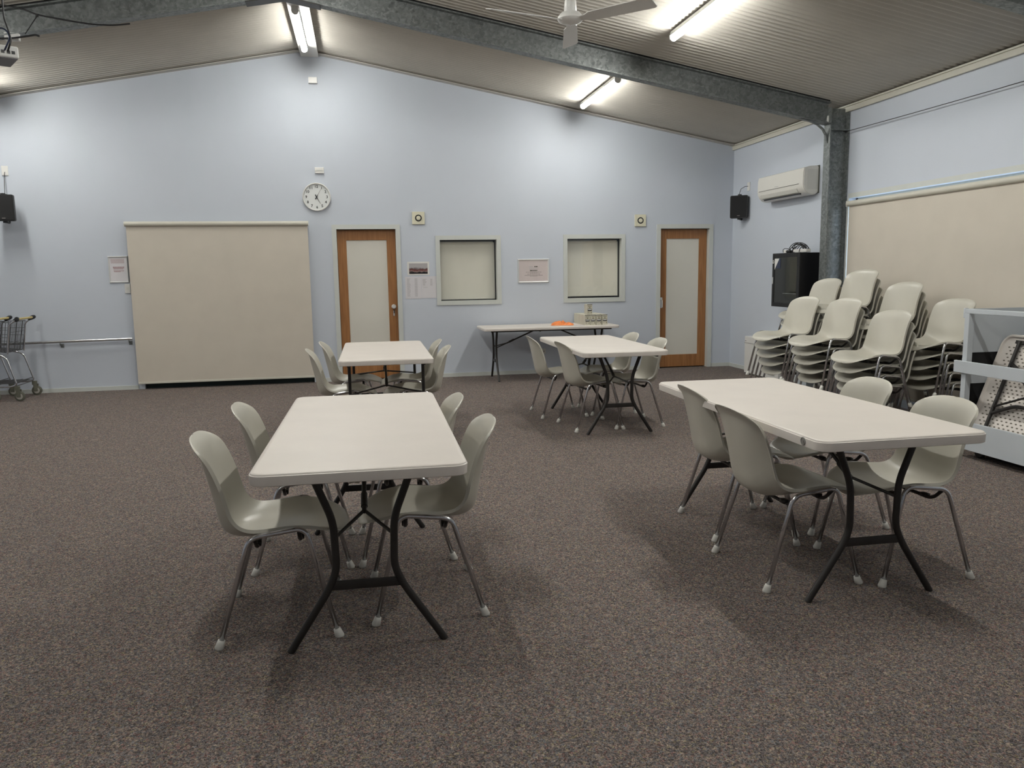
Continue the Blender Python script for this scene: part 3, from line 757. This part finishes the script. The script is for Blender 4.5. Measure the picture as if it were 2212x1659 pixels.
# ------------------------------------------------------------------ speakers
def speaker(label, loc, rz, platepos, cablepts, lab2):
    t = thing('loudspeaker', label, 'speaker', loc, rz, 'black wall speakers')
    bm = bmesh.new(); prism(bm, rrect(-.118, .118, -.155, .155, .02, 4), 'y', -.02, .03)
    # tapered back
    r0 = [bm.verts.new((x, .03, z)) for x, z in ((-.112, -.15), (.112, -.15), (.112, .15), (-.112, .15))]; r1 = [bm.verts.new((x, .15, z)) for x, z in ((-.07, -.135), (.07, -.135), (.07, .135), (-.07, .135))]
    for i in range(4): bm.faces.new((r0[i], r0[(i+1) % 4], r1[(i+1) % 4], r1[i]))
    bm.faces.new(r1)
    obj('cabinet', bm, MBLACK, t)
    bm = bmesh.new(); box(bm, -.108, .108, -.026, -.02, -.146, .146, bev=.004); obj('grille', bm, mat('speaker_grille', (.010, .010, .011), .7, bump=.5, bscale=700), t)
    bm = bmesh.new(); box(bm, -.018, .018, -.0275, -.026, -.125, -.119); obj('badge', bm, MINK, t)
    bm = bmesh.new()
    lathe(bm, [(.026, .155), (.026, .172), (0, .175)], 16, 'z', (0, .03, 0)); lathe(bm, [(.026, -.155), (.026, -.172), (0, -.175)], 16, 'z', (0, .03, 0)); tube(bm, fillet([(0, .03, .165), (0, .19, .165), (0, .19, -.165), (0, .03, -.165)], .02), .012, 8)
    obj('mounting_yoke', bm, MBLACK, t)
    bm = bmesh.new(); tube(bm, cablepts, .0035, 6); c = obj('speaker_cable', bm, MBLACK); tag(c, lab2, 'cable')
    return t
speaker('black wall speaker near the top left of the back wall', (-4.125, 10.52, 2.272), R_(6), None, [(-4.175, D-.012, 2.72), (-4.18, D-.03, 2.65), (-4.175, 10.74, 2.52), (-4.15, 10.66, 2.44)], 'thin black cable from wall plate to the left speaker')
t = plate('cable_plate', -4.175, 2.735, .072, .115, 'white cable plate above the left speaker', 'outlet')
speaker('black wall speaker in the far right corner beside the air conditioner', (5.205, 10.36, 2.272), R_(-38), None, [(RX-.010, 10.335, 2.55), (RX-.04, 10.36, 2.55), (5.25, 10.40, 2.52), (5.23, 10.42, 2.44)], 'thin black cable from wall plate to the corner speaker')
t = thing('cable_plate', 'white cable plate above the corner speaker', 'outlet', (RX, 10.33, 2.545), -pi/2)
bm = bmesh.new(); box(bm, -.036, .036, -.012, 0, -.058, .058, bev=.003); obj('face_plate', bm, MWHITE, t)

# ------------------------------------------------------------------ air conditioner (on the right wall, local: depth -x)
ac = thing('air_conditioner', 'white split-system air conditioner high on the right wall beside the column', 'air conditioner', (RX, 9.165, 2.27))
pf = [(0, .03), (0, .325), (-.04, .332), (-.12, .326), (-.19, .305), (-.202, .25), (-.204, .13), (-.196, .085), (-.175, .045), (-.14, .015), (-.09, .0), (-.05, .0)]
bm = bmesh.new(); prism(bm, pf, 'y', -.545, .545); bmesh.ops.bevel(bm, geom=[e for e in bm.edges if abs(e.verts[0].co.y) > .54 and abs(e.verts[1].co.y) > .54 and abs(e.verts[0].co.y-e.verts[1].co.y) < .01], offset=.008, segments=2, affect='EDGES')
obj('housing', bm, MAC, ac, True)
bm = bmesh.new(); box(bm, -.208, -.200, -.45, .50, .128, .133); obj('panel_seam', bm, MINKD, ac)
bm = bmesh.new(); prism(bm, [(-.196, .082), (-.174, .040), (-.168, .044), (-.19, .086)], 'y', -.40, .47); bmesh.ops.translate(bm, verts=bm.verts, vec=(-.006, 0, -.003)); obj('louvre', bm, MACS, ac)
bm = bmesh.new(); box(bm, -.165, -.150, -.42, .44, .012, .026); obj('outlet_slot', bm, MBLACK, ac)
bm = bmesh.new(); box(bm, -.2052, -.203, .02, .11, .150, .156); obj('small_badge', bm, MINK2, ac)
obj('back_plate', B(-.012, 0, -.555, .54, .02, .335), MINKD, ac)
obj('side_panel', B(-.150, -.012, -.5462, -.545, .06, .29), MACS, ac)

# ------------------------------------------------------------------ rack cabinet
rk = thing('network_cabinet', 'black wall-mounted equipment cabinet with smoked glass door beside the column', 'cabinet', (RX, 8.63, .962))
bm = bmesh.new(); box(bm, -.37, -.002, -.30, .30, 0, .63, bev=.004); obj('cabinet_body', bm, MBLACKM, rk)
bm = bmesh.new(); y0, y1, z0, z1 = -.305, .305, -.003, .633
for a in ((-.388, -.372, y0, y0+.06, z0, z1), (-.388, -.372, y1-.045, y1, z0, z1), (-.388, -.372, y0+.06, y1-.045, z0, z0+.05), (-.388, -.372, y0+.06, y1-.045, z1-.05, z1)): box(bm, *a, bev=.003)
dr = obj('door_frame', bm, MBLACKM, rk); obj('glass_pane', B(-.382, -.378, y0+.06, y1-.045, z0+.05, z1-.05), MSMOKE, dr)
obj('shelf_unit', B(-.3790, -.3770, -.22, .20, .07, .57), MSTEELG, dr)
bm = bmesh.new(); box(bm, -.3835, -.3825, -.24, .06, .155, .163); obj('patch_panel', bm, MGALV, dr)
bm = bmesh.new(); box(bm, -.394, -.388, y1-.028, y1-.016, .27, .35); obj('door_lock', bm, MSILVER, dr)
bm = bmesh.new(); yy = y1-.048
for tri in ([(yy, .572), (yy-.105, .572), (yy, .44)],): prism(bm, tri, 'x', -.3852, -.3835)
obj('white_sticker', bm, MWHITE, rk); bm = bmesh.new(); prism(bm, [(yy-.11, .572), (yy-.135, .572), (yy-.135, .455), (yy-.02, .455)], 'x', -.3852, -.3835); obj('navy_sticker', bm, MNAVY, rk)
bm = bmesh.new(); lathe(bm, [(.022, -.3885), (.022, -.3895), (.012, -.3895), (.012, -.3885)], 20, 'x', (0, y1-.022, .535)); obj('round_sticker', bm, MWHITE, rk)
# things on the cabinet
t = thing('power_board', 'white power board lying on the black cabinet', 'power board', (5.06, 8.50, 1.597)); bm = bmesh.new(); box(bm, -.03, .03, -.16, .12, 0, .038, bev=.006); obj('casing', bm, MWHITE, t)
bm = bmesh.new(); 
for i in range(4): box(bm, -.012, .012, -.13+i*.065, -.10+i*.065, .038, .0385)
obj('sockets', bm, MINK, t)
t = thing('power_adapter', 'small white plug adapter on the left end of the black cabinet', 'adapter', (5.03, 8.77, 1.597)); bm = bmesh.new(); box(bm, -.02, .02, -.03, .03, 0, .036, bev=.005); obj('casing', bm, MWHITE, t)
bm = bmesh.new()
for y_ in (-.012, .012): box(bm, -.004, .004, .03+.0, .046, .018+y_*.4-.003, .018+y_*.4+.003)
obj('plug_pins', bm, MSILVER, t)
t = thing('cable_coil', 'tangled coil of black cable heaped on the black cabinet', 'cable', (5.09, 8.60, 1.597)); bm = bmesh.new()
for i in range(9):
    ph = random.uniform(0, 6); rx = random.uniform(.10, .16); rz_ = random.uniform(.045, .085); oy = random.uniform(-.035, .03)
    ox = random.uniform(-.04, .05)
    pts = [(ox+.03*sin(a*2+ph), oy+rx*cos(a), max(.006, .045+rz_*sin(a)*.9+.012*sin(3*a+ph))) for a in [2*pi*j/26 for j in range(26)]]
    tube(bm, pts+[pts[0]], .0042, 6)
tube(bm, [(-.07, .04, .02), (-.08, .10, .05), (-.085, .16, .055), (-.08, .21, .04), (-.075, .215, .012), (-.06, .19, .006)], .004, 6)
obj('coils', bm, MBLACK, t, True)
bm = bmesh.new(); tube(bm, [(-.06, .07, .018), (-.065, .155, .018)], .016, 10); obj('black_plug', bm, MBLACK, t, True)

# wall heater and small box low on the right wall
t = thing('wall_heater', 'white low cabinet heater against the right wall behind the chair stacks', 'heater', (5.318, 9.50, 0))
bm = bmesh.new(); box(bm, -.205, 0, -.48, .42, .02, .515, bev=.008); obj('heater_case', bm, MWHITE, t)
bm = bmesh.new(); box(bm, -.209, -.205, -.48, .42, .425, .430); obj('lid_seam', bm, MINK, t)
bm = bmesh.new(); box(bm, -.209, -.205, -.40, -.22, .06, .15); obj('vent_panel', bm, MTRIM, t); bm = bmesh.new()
for i in range(5): box(bm, -.212, -.209, -.38, -.24, .07+i*.015, .076+i*.015)
obj('vent_slots', bm, MINK, t)
bm = bmesh.new(); box(bm, -.209, -.205, .37, .40, .45, .458); obj('badge', bm, MINK, t)
bm = bmesh.new(); box(bm, -.19, -.02, -.46, .40, 0, .02); obj('plinth', bm, MINKD, t)
t = thing('storage_box', 'small pale blue-grey box on the floor behind the chair stacks', 'box', (5.17, 8.43, 0))
bm = bmesh.new(); prism(bm, [(-.12, 0), (.12, 0), (.135, .20), (-.135, .20)], 'x', -.10, .10); obj('box_body', bm, MCART, t)
bm = bmesh.new(); box(bm, -.11, .11, -.142, .142, .20, .222, bev=.004); obj('box_lid', bm, MTRIM, t)

# ------------------------------------------------------------------ cartons, orange bag on the wall table
ZT = .7052
def make_carton():
    t = thing('carton', '', 'box'); bm = bmesh.new(); box(bm, -.036, .036, 0, .136, 0, .138, bev=.0012); obj('carton_body', bm, MCARD, t)
    bm = bmesh.new(); box(bm, -.036, .036, -.0008, .0, .130, .1372); obj('black_band', bm, MBLACK, t)
    bm = bmesh.new(); box(bm, -.028, .028, -.0008, 0, .048, .079); obj('label_border', bm, MBLACK, t)
    bm = bmesh.new(); box(bm, -.024, .024, -.0014, -.0006, .062, .074); obj('label_window', bm, MWHITE, t)
    bm = bmesh.new()
    prism(bm, [(0, .104), (.010, .090), (.006, .085), (-.006, .085), (-.010, .090)], 'y', -.0008, 0)
    prism(bm, [(.011, .022), (.030, .022), (.0205, .040)], 'y', -.0008, 0)
    for i in range(3): box(bm, -.028, -.006, -.0008, 0, .024+i*.005, .026+i*.005)
    box(bm, -.024, .024, -.0008, 0, .112, .116); box(bm, -.022, .022, -.0008, 0, .106, .109)
    obj('printed_marks', bm, MCARD2, t)
    return t
ct = make_carton(); first = True; GC = 'cream cartons on the wall table'
RN = ['front row', 'second row back', 'third row back', 'rear row']; CN = ['leftmost', 'second from left', 'third from left', 'rightmost']
for r_ in range(4):
    for c_ in range(4):
        x = 2.967+c_*.077+(.004 if c_ > 1 else 0)+(.006 if c_ > 2 else 0); y = 10.165+r_*.1385
        lab = f'cream black-labelled carton on the wall table, {CN[c_]} of the {RN[r_]}'
        if first: ct.location = (x, y, ZT); tag(ct, lab, 'box', GC); first = False
        else: dup(ct, (x, y, ZT), 0, lab, GC)
dup(ct, (3.005, 10.19, ZT+.1385), 0, 'single cream carton standing on top of the other cartons', GC)
# orange bag
bm = bmesh.new(); NX, NY = 46, 30; g = []
def bag_h(u, v):
    e = max(0, 1-(abs(u)**3.2+abs(v)**3.0)); h = .050*e**.5*(.45+.75*noise.noise(Vector((u*2.1+3, v*2.1, 1)))+.35*noise.noise(Vector((u*6, v*6, 4)))+.30*(u < .2)+.1)
    return max(h, .001)
for i in range(NX+1):
    row = []
    for j in range(NY+1):
        u, v = -1+2*i/NX, -1+2*j/NY; rr = 1+.18*noise.noise(Vector((u*1.7, v*1.7, 9)))
        row.append(bm.verts.new((.145*u*rr+.012*noise.noise(Vector((u*5, v*5, 2))), .095*v*rr+.01*noise.noise(Vector((u*5, v*5, 7))), bag_h(u, v)+.001)))
    g.append(row)
for i in range(NX):
    for j in range(NY): bm.faces.new((g[i][j], g[i+1][j], g[i+1][j+1], g[i][j+1]))
o = obj('orange_bag', bm, MORANGE, smooth=True, loc=(2.655, 10.33, ZT)); o.rotation_euler = (0, 0, -.25); tag(o, 'crumpled orange plastic bag lying on the wall table left of the cartons', 'bag')
o = obj('paper_slip', B(-.055, .055, -.045, .045, 0, .002), MPAPER, loc=(2.845, 10.155, ZT)); o.rotation_euler = (0, 0, .3); tag(o, 'white paper slip on the wall table between orange bag and cartons', 'paper')

# ------------------------------------------------------------------ blue trolley with folded tables
XF = 4.35
cart = thing('table_trolley', 'pale blue board-sided trolley holding folded tables at the right edge', 'trolley', (XF, 4.10, 0)); y1 = .965; y0 = -1.15; xb = .69
obj('base_board', B(.02, xb, y0, y1, .11, .135), MMATT, cart)
bm = bmesh.new(); box(bm, 0, .022, y0, y1+.01, .062, .268, bev=.002); obj('front_kickboard', bm, MCART, cart)
bm = bmesh.new(); box(bm, -.022, 0, y0, y1+.055, .628, .716, bev=.003); obj('middle_rail', bm, MCART, cart)
bm = bmesh.new(); box(bm, 0, .024, y0, y1-.002, 1.064, 1.098, bev=.003); box(bm, -.0, .03, y1-.002, y1+.016, 1.030, 1.102, bev=.003); obj('top_rail', bm, MCART, cart)
for y_ in (y1, y0+.045):
    bm = bmesh.new(); box(bm, 0, .045, y_-.045, y_, .27, 1.064, bev=.002); obj('corner_post', bm, MCART, cart)
bm = bmesh.new(); box(bm, xb-.045, xb, y1-.045, y1, .14, 1.10, bev=.002); obj('corner_post', bm, MCART, cart)
bm = bmesh.new(); box(bm, .045, xb-.045, y1-.018, y1-.002, .775, 1.098); obj('end_panel', bm, MCART, cart)
bm = bmesh.new(); box(bm, .045, xb-.045, y1-.018, y1-.002, .545, .665); obj('end_panel', bm, MCART, cart)
bm = bmesh.new(); box(bm, .045, xb-.045, y1-.012, y1-.004, .135, .545); box(bm, .045, xb-.045, y1-.012, y1-.004, .665, .775); obj('black_gap_fill', bm, MMATT, cart)  # added black boards stand in for the dark seen through the end gaps
bm = bmesh.new(); box(bm, xb-.02, xb-.004, y0, y1-.045, .70, 1.08); box(bm, xb-.02, xb-.004, y0, y1-.045, .135, .45); obj('back_panel', bm, MCART, cart)
bm = bmesh.new(); box(bm, .045, xb-.045, y0, y0+.018, .135, 1.098); obj('end_panel', bm, MCART, cart)
for x_ in (.10, xb-.08):
    for y_ in (y1-.12, y0+.12):
        bm = bmesh.new(); lathe(bm, [(.040, -.015), (.045, -.010), (.045, .010), (.040, .015)], 20, 'x', (x_, y_, .045)); box(bm, x_-.022, x_+.022, y_-.03, y_+.03, .088, .11)
        obj('castor', bm, MBLACK, cart, True)
# folded tables on edge; local: u along y (length), v up the leaning face; underside faces -x
def folded_table():
    t = thing('folded_table', '', 'table'); L, H = 1.74, .825
    bm = bmesh.new(); pl = rrect(-L, 0, 0, H, .09, 8)
    def ring(ins, x):
        return [bm.verts.new((x, y, z)) for y, z in rrect(-L+ins, -ins, ins, H-ins, max(.085-ins, .02), 8)]
    prof = [(.02, .045), (.006, .043), (0, .035), (0, .004), (.006, 0), (.016, .002), (.022, .016), (.04, .020)]
    rs = [ring(*p) for p in prof]; n_ = len(rs[0])
    for a, b in zip(rs, rs[1:]):
        for k_ in range(n_): bm.faces.new((a[k_], a[(k_+1) % n_], b[(k_+1) % n_], b[k_]))
    bm.faces.new(rs[0]); bm.faces.new(rs[-1][::-1]); obj('table_top', bm, MTOPR, t, True)
    # dimples of the moulded underside
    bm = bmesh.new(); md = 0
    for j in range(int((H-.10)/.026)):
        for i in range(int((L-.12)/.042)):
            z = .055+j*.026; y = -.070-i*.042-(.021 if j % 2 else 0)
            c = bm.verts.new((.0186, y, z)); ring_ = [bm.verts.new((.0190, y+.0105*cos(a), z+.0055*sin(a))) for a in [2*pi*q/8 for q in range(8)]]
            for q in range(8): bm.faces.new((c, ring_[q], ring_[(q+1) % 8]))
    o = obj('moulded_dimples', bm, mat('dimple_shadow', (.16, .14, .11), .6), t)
    bm = bmesh.new(); tube(bm, [(-.006, -.17, .05), (-.006, -.17, H-.05)], .014, 12)
    for s_ in (-1, 1):
        tube(bm, fillet([(-.012, -.18, H/2+s_*.19), (-.014, -.35, H/2+s_*.11), (-.014, -.51, H/2+s_*.107), (-.014, -.59, H/2+s_*.14), (-.012, -.83, H/2+s_*.29)], .04), .0135, 10)
    box(bm, -.022, -.010, -.605, -.57, H/2-.13, H/2+.13); obj('leg_frame', bm, MDARK, t, True)
    bm = bmesh.new()
    for z in (.055, H-.055): box(bm, -.004, .020, -L+.12, -.13, z-.012, z+.012)
    obj('side_rails', bm, MDARK, t)
    bm = bmesh.new(); tube(bm, [(-.016, -.18, H/2-.14), (-.018, -.45, H/2-.02), (-.018, -.85, H/2)], .008, 8); tube(bm, [(-.016, -.18, H/2+.14), (-.018, -.45, H/2+.02)], .008, 8); obj('folding_brace', bm, MDARK, t, True)
    return t
ft = folded_table(); ft.location = (4.379, 5.042, .139); ft.rotation_euler = (0, .37, 0)
tag(ft, 'folded white table leaning in the blue trolley, underside showing, nearest the open side', 'table', 'folded tables in the trolley')
for i, lab in enumerate(('second folded white table in the blue trolley, just behind the first', 'third folded white table in the blue trolley, farthest from the open side')):
    c = dup(ft, (4.388+.075*(i+1), 5.03-.05*(i+1), .139), 0, lab); c.rotation_euler = (0, .37-.01*i, 0)

# ------------------------------------------------------------------ shopping trolleys (handle across y, basket runs toward -x)
def shopping_trolley():
    t = thing('shopping_trolley', '', 'trolley')
    bm = bmesh.new(); yh = .235; LB = .82
    def P(u, s_, v):   # u 0..1 along length, s -1..1 across, v 0..1 height
        half = (yh-.05*u); zb = .575+.10*u; zt = .930-.015*u
        return (-.085-.06*(1-v)*(1-u)-LB*u, s_*half*(.93+.07*v), zb+(zt-zb)*v)
    r_ = .0030
    def ln(a, b, rr=r_): tube(bm, [a, b], rr, 5)
    NW = 26
    for s_ in (-1, 1):
        for i in range(NW+1): ln(P(i/NW, s_, 0), P(i/NW, s_, 1))
        for v in (0, .25, .5, .75): ln(P(0, s_, v), P(1, s_, v))
        ln(P(0, s_, 1), P(1, s_, 1), .005)
    for u in (0, 1):
        for i in range(15): ln(P(u, -1+2*i/14, 0), P(u, -1+2*i/14, 1))
        for v in (0, .33, .66): ln(P(u, -1, v), P(u, 1, v))
        ln(P(u, -1, 1), P(u, 1, 1), .005)
    for i in range(NW+1): ln(P(i/NW, -1, 0), P(i/NW, 1, 0))
    for i in range(9): ln(P(0, -1+i/4, 0), P(1, -1+i/4, 0))
    obj('wire_basket', bm, MWIRE, t)
    bm = bmesh.new(); tube(bm, [(0, -.215, .965), (0, .215, .965)], .013, 12); h = obj('handle_bar', bm, MYEL, t, True)
    for s_ in (-1, 1):
        bm = bmesh.new(); tube(bm, [(.008, s_*.262, .972), (.004, s_*.235, .968), (-.01, s_*.205, .958), (-.04, s_*.215, .945)], [.020, .026, .024, .018], 12); obj('grip_end', bm, MBLACK, h, True)
        bm = bmesh.new(); tube(bm, fillet([(-.02, s_*.232, .95), (-.090, s_*.232, .90), (-.135, s_*.232, .56)], .03), .009, 10); obj('handle_arm', bm, MCHROME, t, True)
        bm = bmesh.new(); tube(bm, fillet([(-.50, s_*.215, .60), (-.20, s_*.238, .545), (-.145, s_*.245, .51), (-.060, s_*.253, .195), (-.12, s_*.250, .175), (-.80, s_*.19, .175)], .04), .0105, 10); obj('side_frame', bm, MCHROME, t, True)
        for x_, yy in ((-.060, s_*.253), (-.78, s_*.19)):
            bm = bmesh.new(); box(bm, x_-.024, x_+.024, yy-.022, yy+.022, .130, .178, bev=.004); box(bm, x_-.01, x_+.035, yy-.024, yy-.019, .05, .14); box(bm, x_-.01, x_+.035, yy+.019, yy+.024, .05, .14)
            c = obj('castor_fork', bm, MWHEEL, t)
            bm = bmesh.new(); lathe(bm, [(.048, -.015), (.058, -.010), (.058, .010), (.048, .015)], 24, 'y', (x_+.020, yy, .058)); w_ = obj('wheel', bm, MWHEEL, c, True)
            bm = bmesh.new(); lathe(bm, [(.0, -.017), (.036, -.017), (.036, .017), (0, .017)], 20, 'y', (x_+.020, yy, .058)); obj('wheel_hub', bm, MWHEELC, c, True)
    bm = bmesh.new()
    for i in range(11): y = -.22+.044*i; tube(bm, [(-.08, y, .205), (-.80, y*.8, .205)], .0025, 5)
    for i in range(8): tube(bm, [(-.08-.103*i, -.24+.006*i, .208), (-.08-.103*i, .24-.006*i, .208)], .003, 5)
    tube(bm, [(-.075, -.25, .225), (-.075, .25, .225)], .005, 6); tube(bm, [(-.075, -.25, .18), (-.075, .25, .18)], .005, 6)
    obj('lower_rack', bm, MWIRE, t)
    return t
st = shopping_trolley(); st.location = (-3.962, 10.385, 0); tag(st, 'grey wire shopping trolley at the left edge, outermost with its whole handle visible', 'trolley', 'nested shopping trolleys')
dup(st, (-4.225, 10.385, 0), 0, 'grey wire shopping trolley nested in front of the outermost one at the left edge')

# ------------------------------------------------------------------ ceiling fan
fn = thing('ceiling_fan', 'white three-bladed ceiling fan hanging by a rod near the top', 'fan', (1.515, 5.60, 3.147))
bm = bmesh.new(); tube(bm, [(0, 0, .15), (0, 0, ceil_z(1.515)-3.147-.03)], .010, 12); obj('down_rod', bm, MWHITE, fn, True)
bm = bmesh.new(); lathe(bm, [(0, .155), (.020, .155), (.030, .145), (.040, .125), (.044, .06), (.040, .05)], 28); lathe(bm, [(.0, ceil_z(1.515)-3.147-.09), (.045, ceil_z(1.515)-3.147-.085), (.055, ceil_z(1.515)-3.147-.03), (0, ceil_z(1.515)-3.147-.025)], 28); obj('canopy', bm, MWHITE, fn, True)
bm = bmesh.new(); lathe(bm, [(.035, .055), (.066, .045), (.088, .020), (.090, .004), (.080, -.010), (.045, -.026), (.008, -.030), (0, -.036)], 40); obj('motor_housing', bm, MWHITE, fn, True)
for k_ in range(3):
    a = R_(75)+k_*2*pi/3; bm = bmesh.new()
    pl = [(.075, -.022), (.13, -.030), (.16, -.048), (.60, -.058), (.625, -.048), (.63, .048), (.605, .058), (.16, .048), (.13, .030), (.075, .022)]
    top = []; bot = []
    for u, v in pl:
        z = -.004-v*.30; bot.append(bm.verts.new((u, v, z))); top.append(bm.verts.new((u, v, z+.004)))
    for i in range(len(pl)):
        j = (i+1) % len(pl); bm.faces.new((bot[i], bot[j], top[j], top[i]))
    bm.faces.new(bot[::-1]); bm.faces.new(top); bm.transform(Matrix.Rotation(a, 4, 'Z')); obj('fan_blade', bm, MWHITE, fn)

# ------------------------------------------------------------------ projector and cables (top left)
pj = thing('projector', 'white ceiling projector at the top left edge with cables plugged in', 'projector', (-1.99, 5.521, 2.752), R_(31))
bm = bmesh.new(); box(bm, -.34, 0, 0, .25, 0, .07, bev=.008); obj('projector_body', bm, MPROJ, pj)
obj('underside_panel', B(-.333, -.007, .007, .243, -.0025, .001), MPROJ2, pj)
bm = bmesh.new()
for i, x_ in enumerate((-.030, -.055, -.085, -.12, -.155)): box(bm, x_-.009, x_+.009, -.003, 0, .022, .040)
obj('ports', bm, MBLACK, pj); bm = bmesh.new(); lathe(bm, [(.0022, -.0027), (.0022, -.004), (0, -.004)], 10, 'z', (-.105, .085, 0)); obj('status_light', bm, MBLUELED, pj)
bm = bmesh.new(); tube(bm, [(-.2, .13, .085), (-.2, .13, ceil_z(-2.18)-2.752-.03)], .02, 14); box(bm, -.27, -.13, .06, .20, .085, .10); obj('mounting_pole', bm, MPROJ, pj, True)
for pts, lab in (([(-2.096, 5.56, 3.45), (-2.094, 5.53, 3.10), (-2.085, 5.50, 2.95), (-2.09, 5.47, 2.84), (-2.12, 5.48, 2.795), (-2.10, 5.50, 2.785)], 'left of the three black cables dropping to the projector'),
                 ([(-2.07, 5.56, 3.50), (-2.065, 5.55, 3.15), (-2.05, 5.51, 2.98), (-2.02, 5.48, 2.90), (-2.005, 5.465, 2.845), (-2.02, 5.46, 2.80), (-2.045, 5.50, 2.786)], 'right black cable dropping in a loop to the projector'),
                 ([(-2.10, 5.50, 2.89), (-2.07, 5.49, 2.925), (-2.03, 5.48, 2.905), (-2.012, 5.47, 2.86), (-2.03, 5.46, 2.815), (-2.06, 5.49, 2.786)], 'dark blue cable arching over the projector ports')):
    bm = bmesh.new(); tube(bm, fillet(pts, .03, 4), .005, 7); tag(obj('projector_cable', bm, MNAVY if 'blue' in lab else MBLACK, smooth=True), lab, 'cable')
bm = bmesh.new(); pts = [(-3.4, 7.99, 3.78), (-2.989, 7.98, 3.801), (-2.826, 7.98, 3.778), (-2.70, 7.98, 3.729), (-2.44, 7.98, 3.690), (-2.252, 7.985, 3.668), (-2.079, 8.0, 3.672), (-1.95, 8.03, 3.70)]
tube(bm, fillet(pts, .06, 4), .007, 8); tube(bm, [(-2.70, 7.975, 3.735), (-2.70, 7.975, 3.712)], .012, 8); tube(bm, [(-2.70, 7.98, 3.72), (-2.813, 7.985, 3.565)], .004, 6)
tag(obj('beam_cable', bm, MBLACK, smooth=True), 'black cable draped along the far roof beam at the top left', 'cable')
bm = bmesh.new(); tube(bm, fillet([(-3.4, 8.02, 3.51), (-2.94, 8.02, 3.535), (-2.82, 8.02, 3.555), (-2.74, 8.02, 3.572), (-2.71, 8.02, 3.56)], .03, 4), .008, 8)
tag(obj('beam_cable', bm, MBLACK, smooth=True), 'short black cable end lying on the lower flange of the far beam', 'cable')
bm = bmesh.new(); box(bm, -.06, .06, -.025, .025, -.035, .035, bev=.008); o = obj('junction_box', bm, MPROJ, loc=(-2.955, 8.085, 3.565)); tag(o, 'cream junction box on the far roof beam beside the projector', 'junction box')
bm = bmesh.new(); box(bm, -.012, .0, -.022, .022, -.038, .038, bev=.003); box(bm, -.018, -.012, -.012, .012, -.02, .02)
tag(obj('clamp_box', bm, MWHITE, loc=(5.100, 8.115, 3.02)), 'small white cable clamp box at the top of the steel column', 'box')
# cable along the right wall
bm = bmesh.new(); tube(bm, [(5.25, 8.05, 2.885), (5.28, 7.95, 2.882), (5.285, 7.0, 2.872), (5.285, 6.0, 2.866), (5.285, 4.9, 2.866), (5.28, 3.0, 2.87)], .0035, 6)
tag(obj('wall_cable', bm, MBLACK, smooth=True), 'thin black cable strung along the right wall above the wide blind', 'cable')
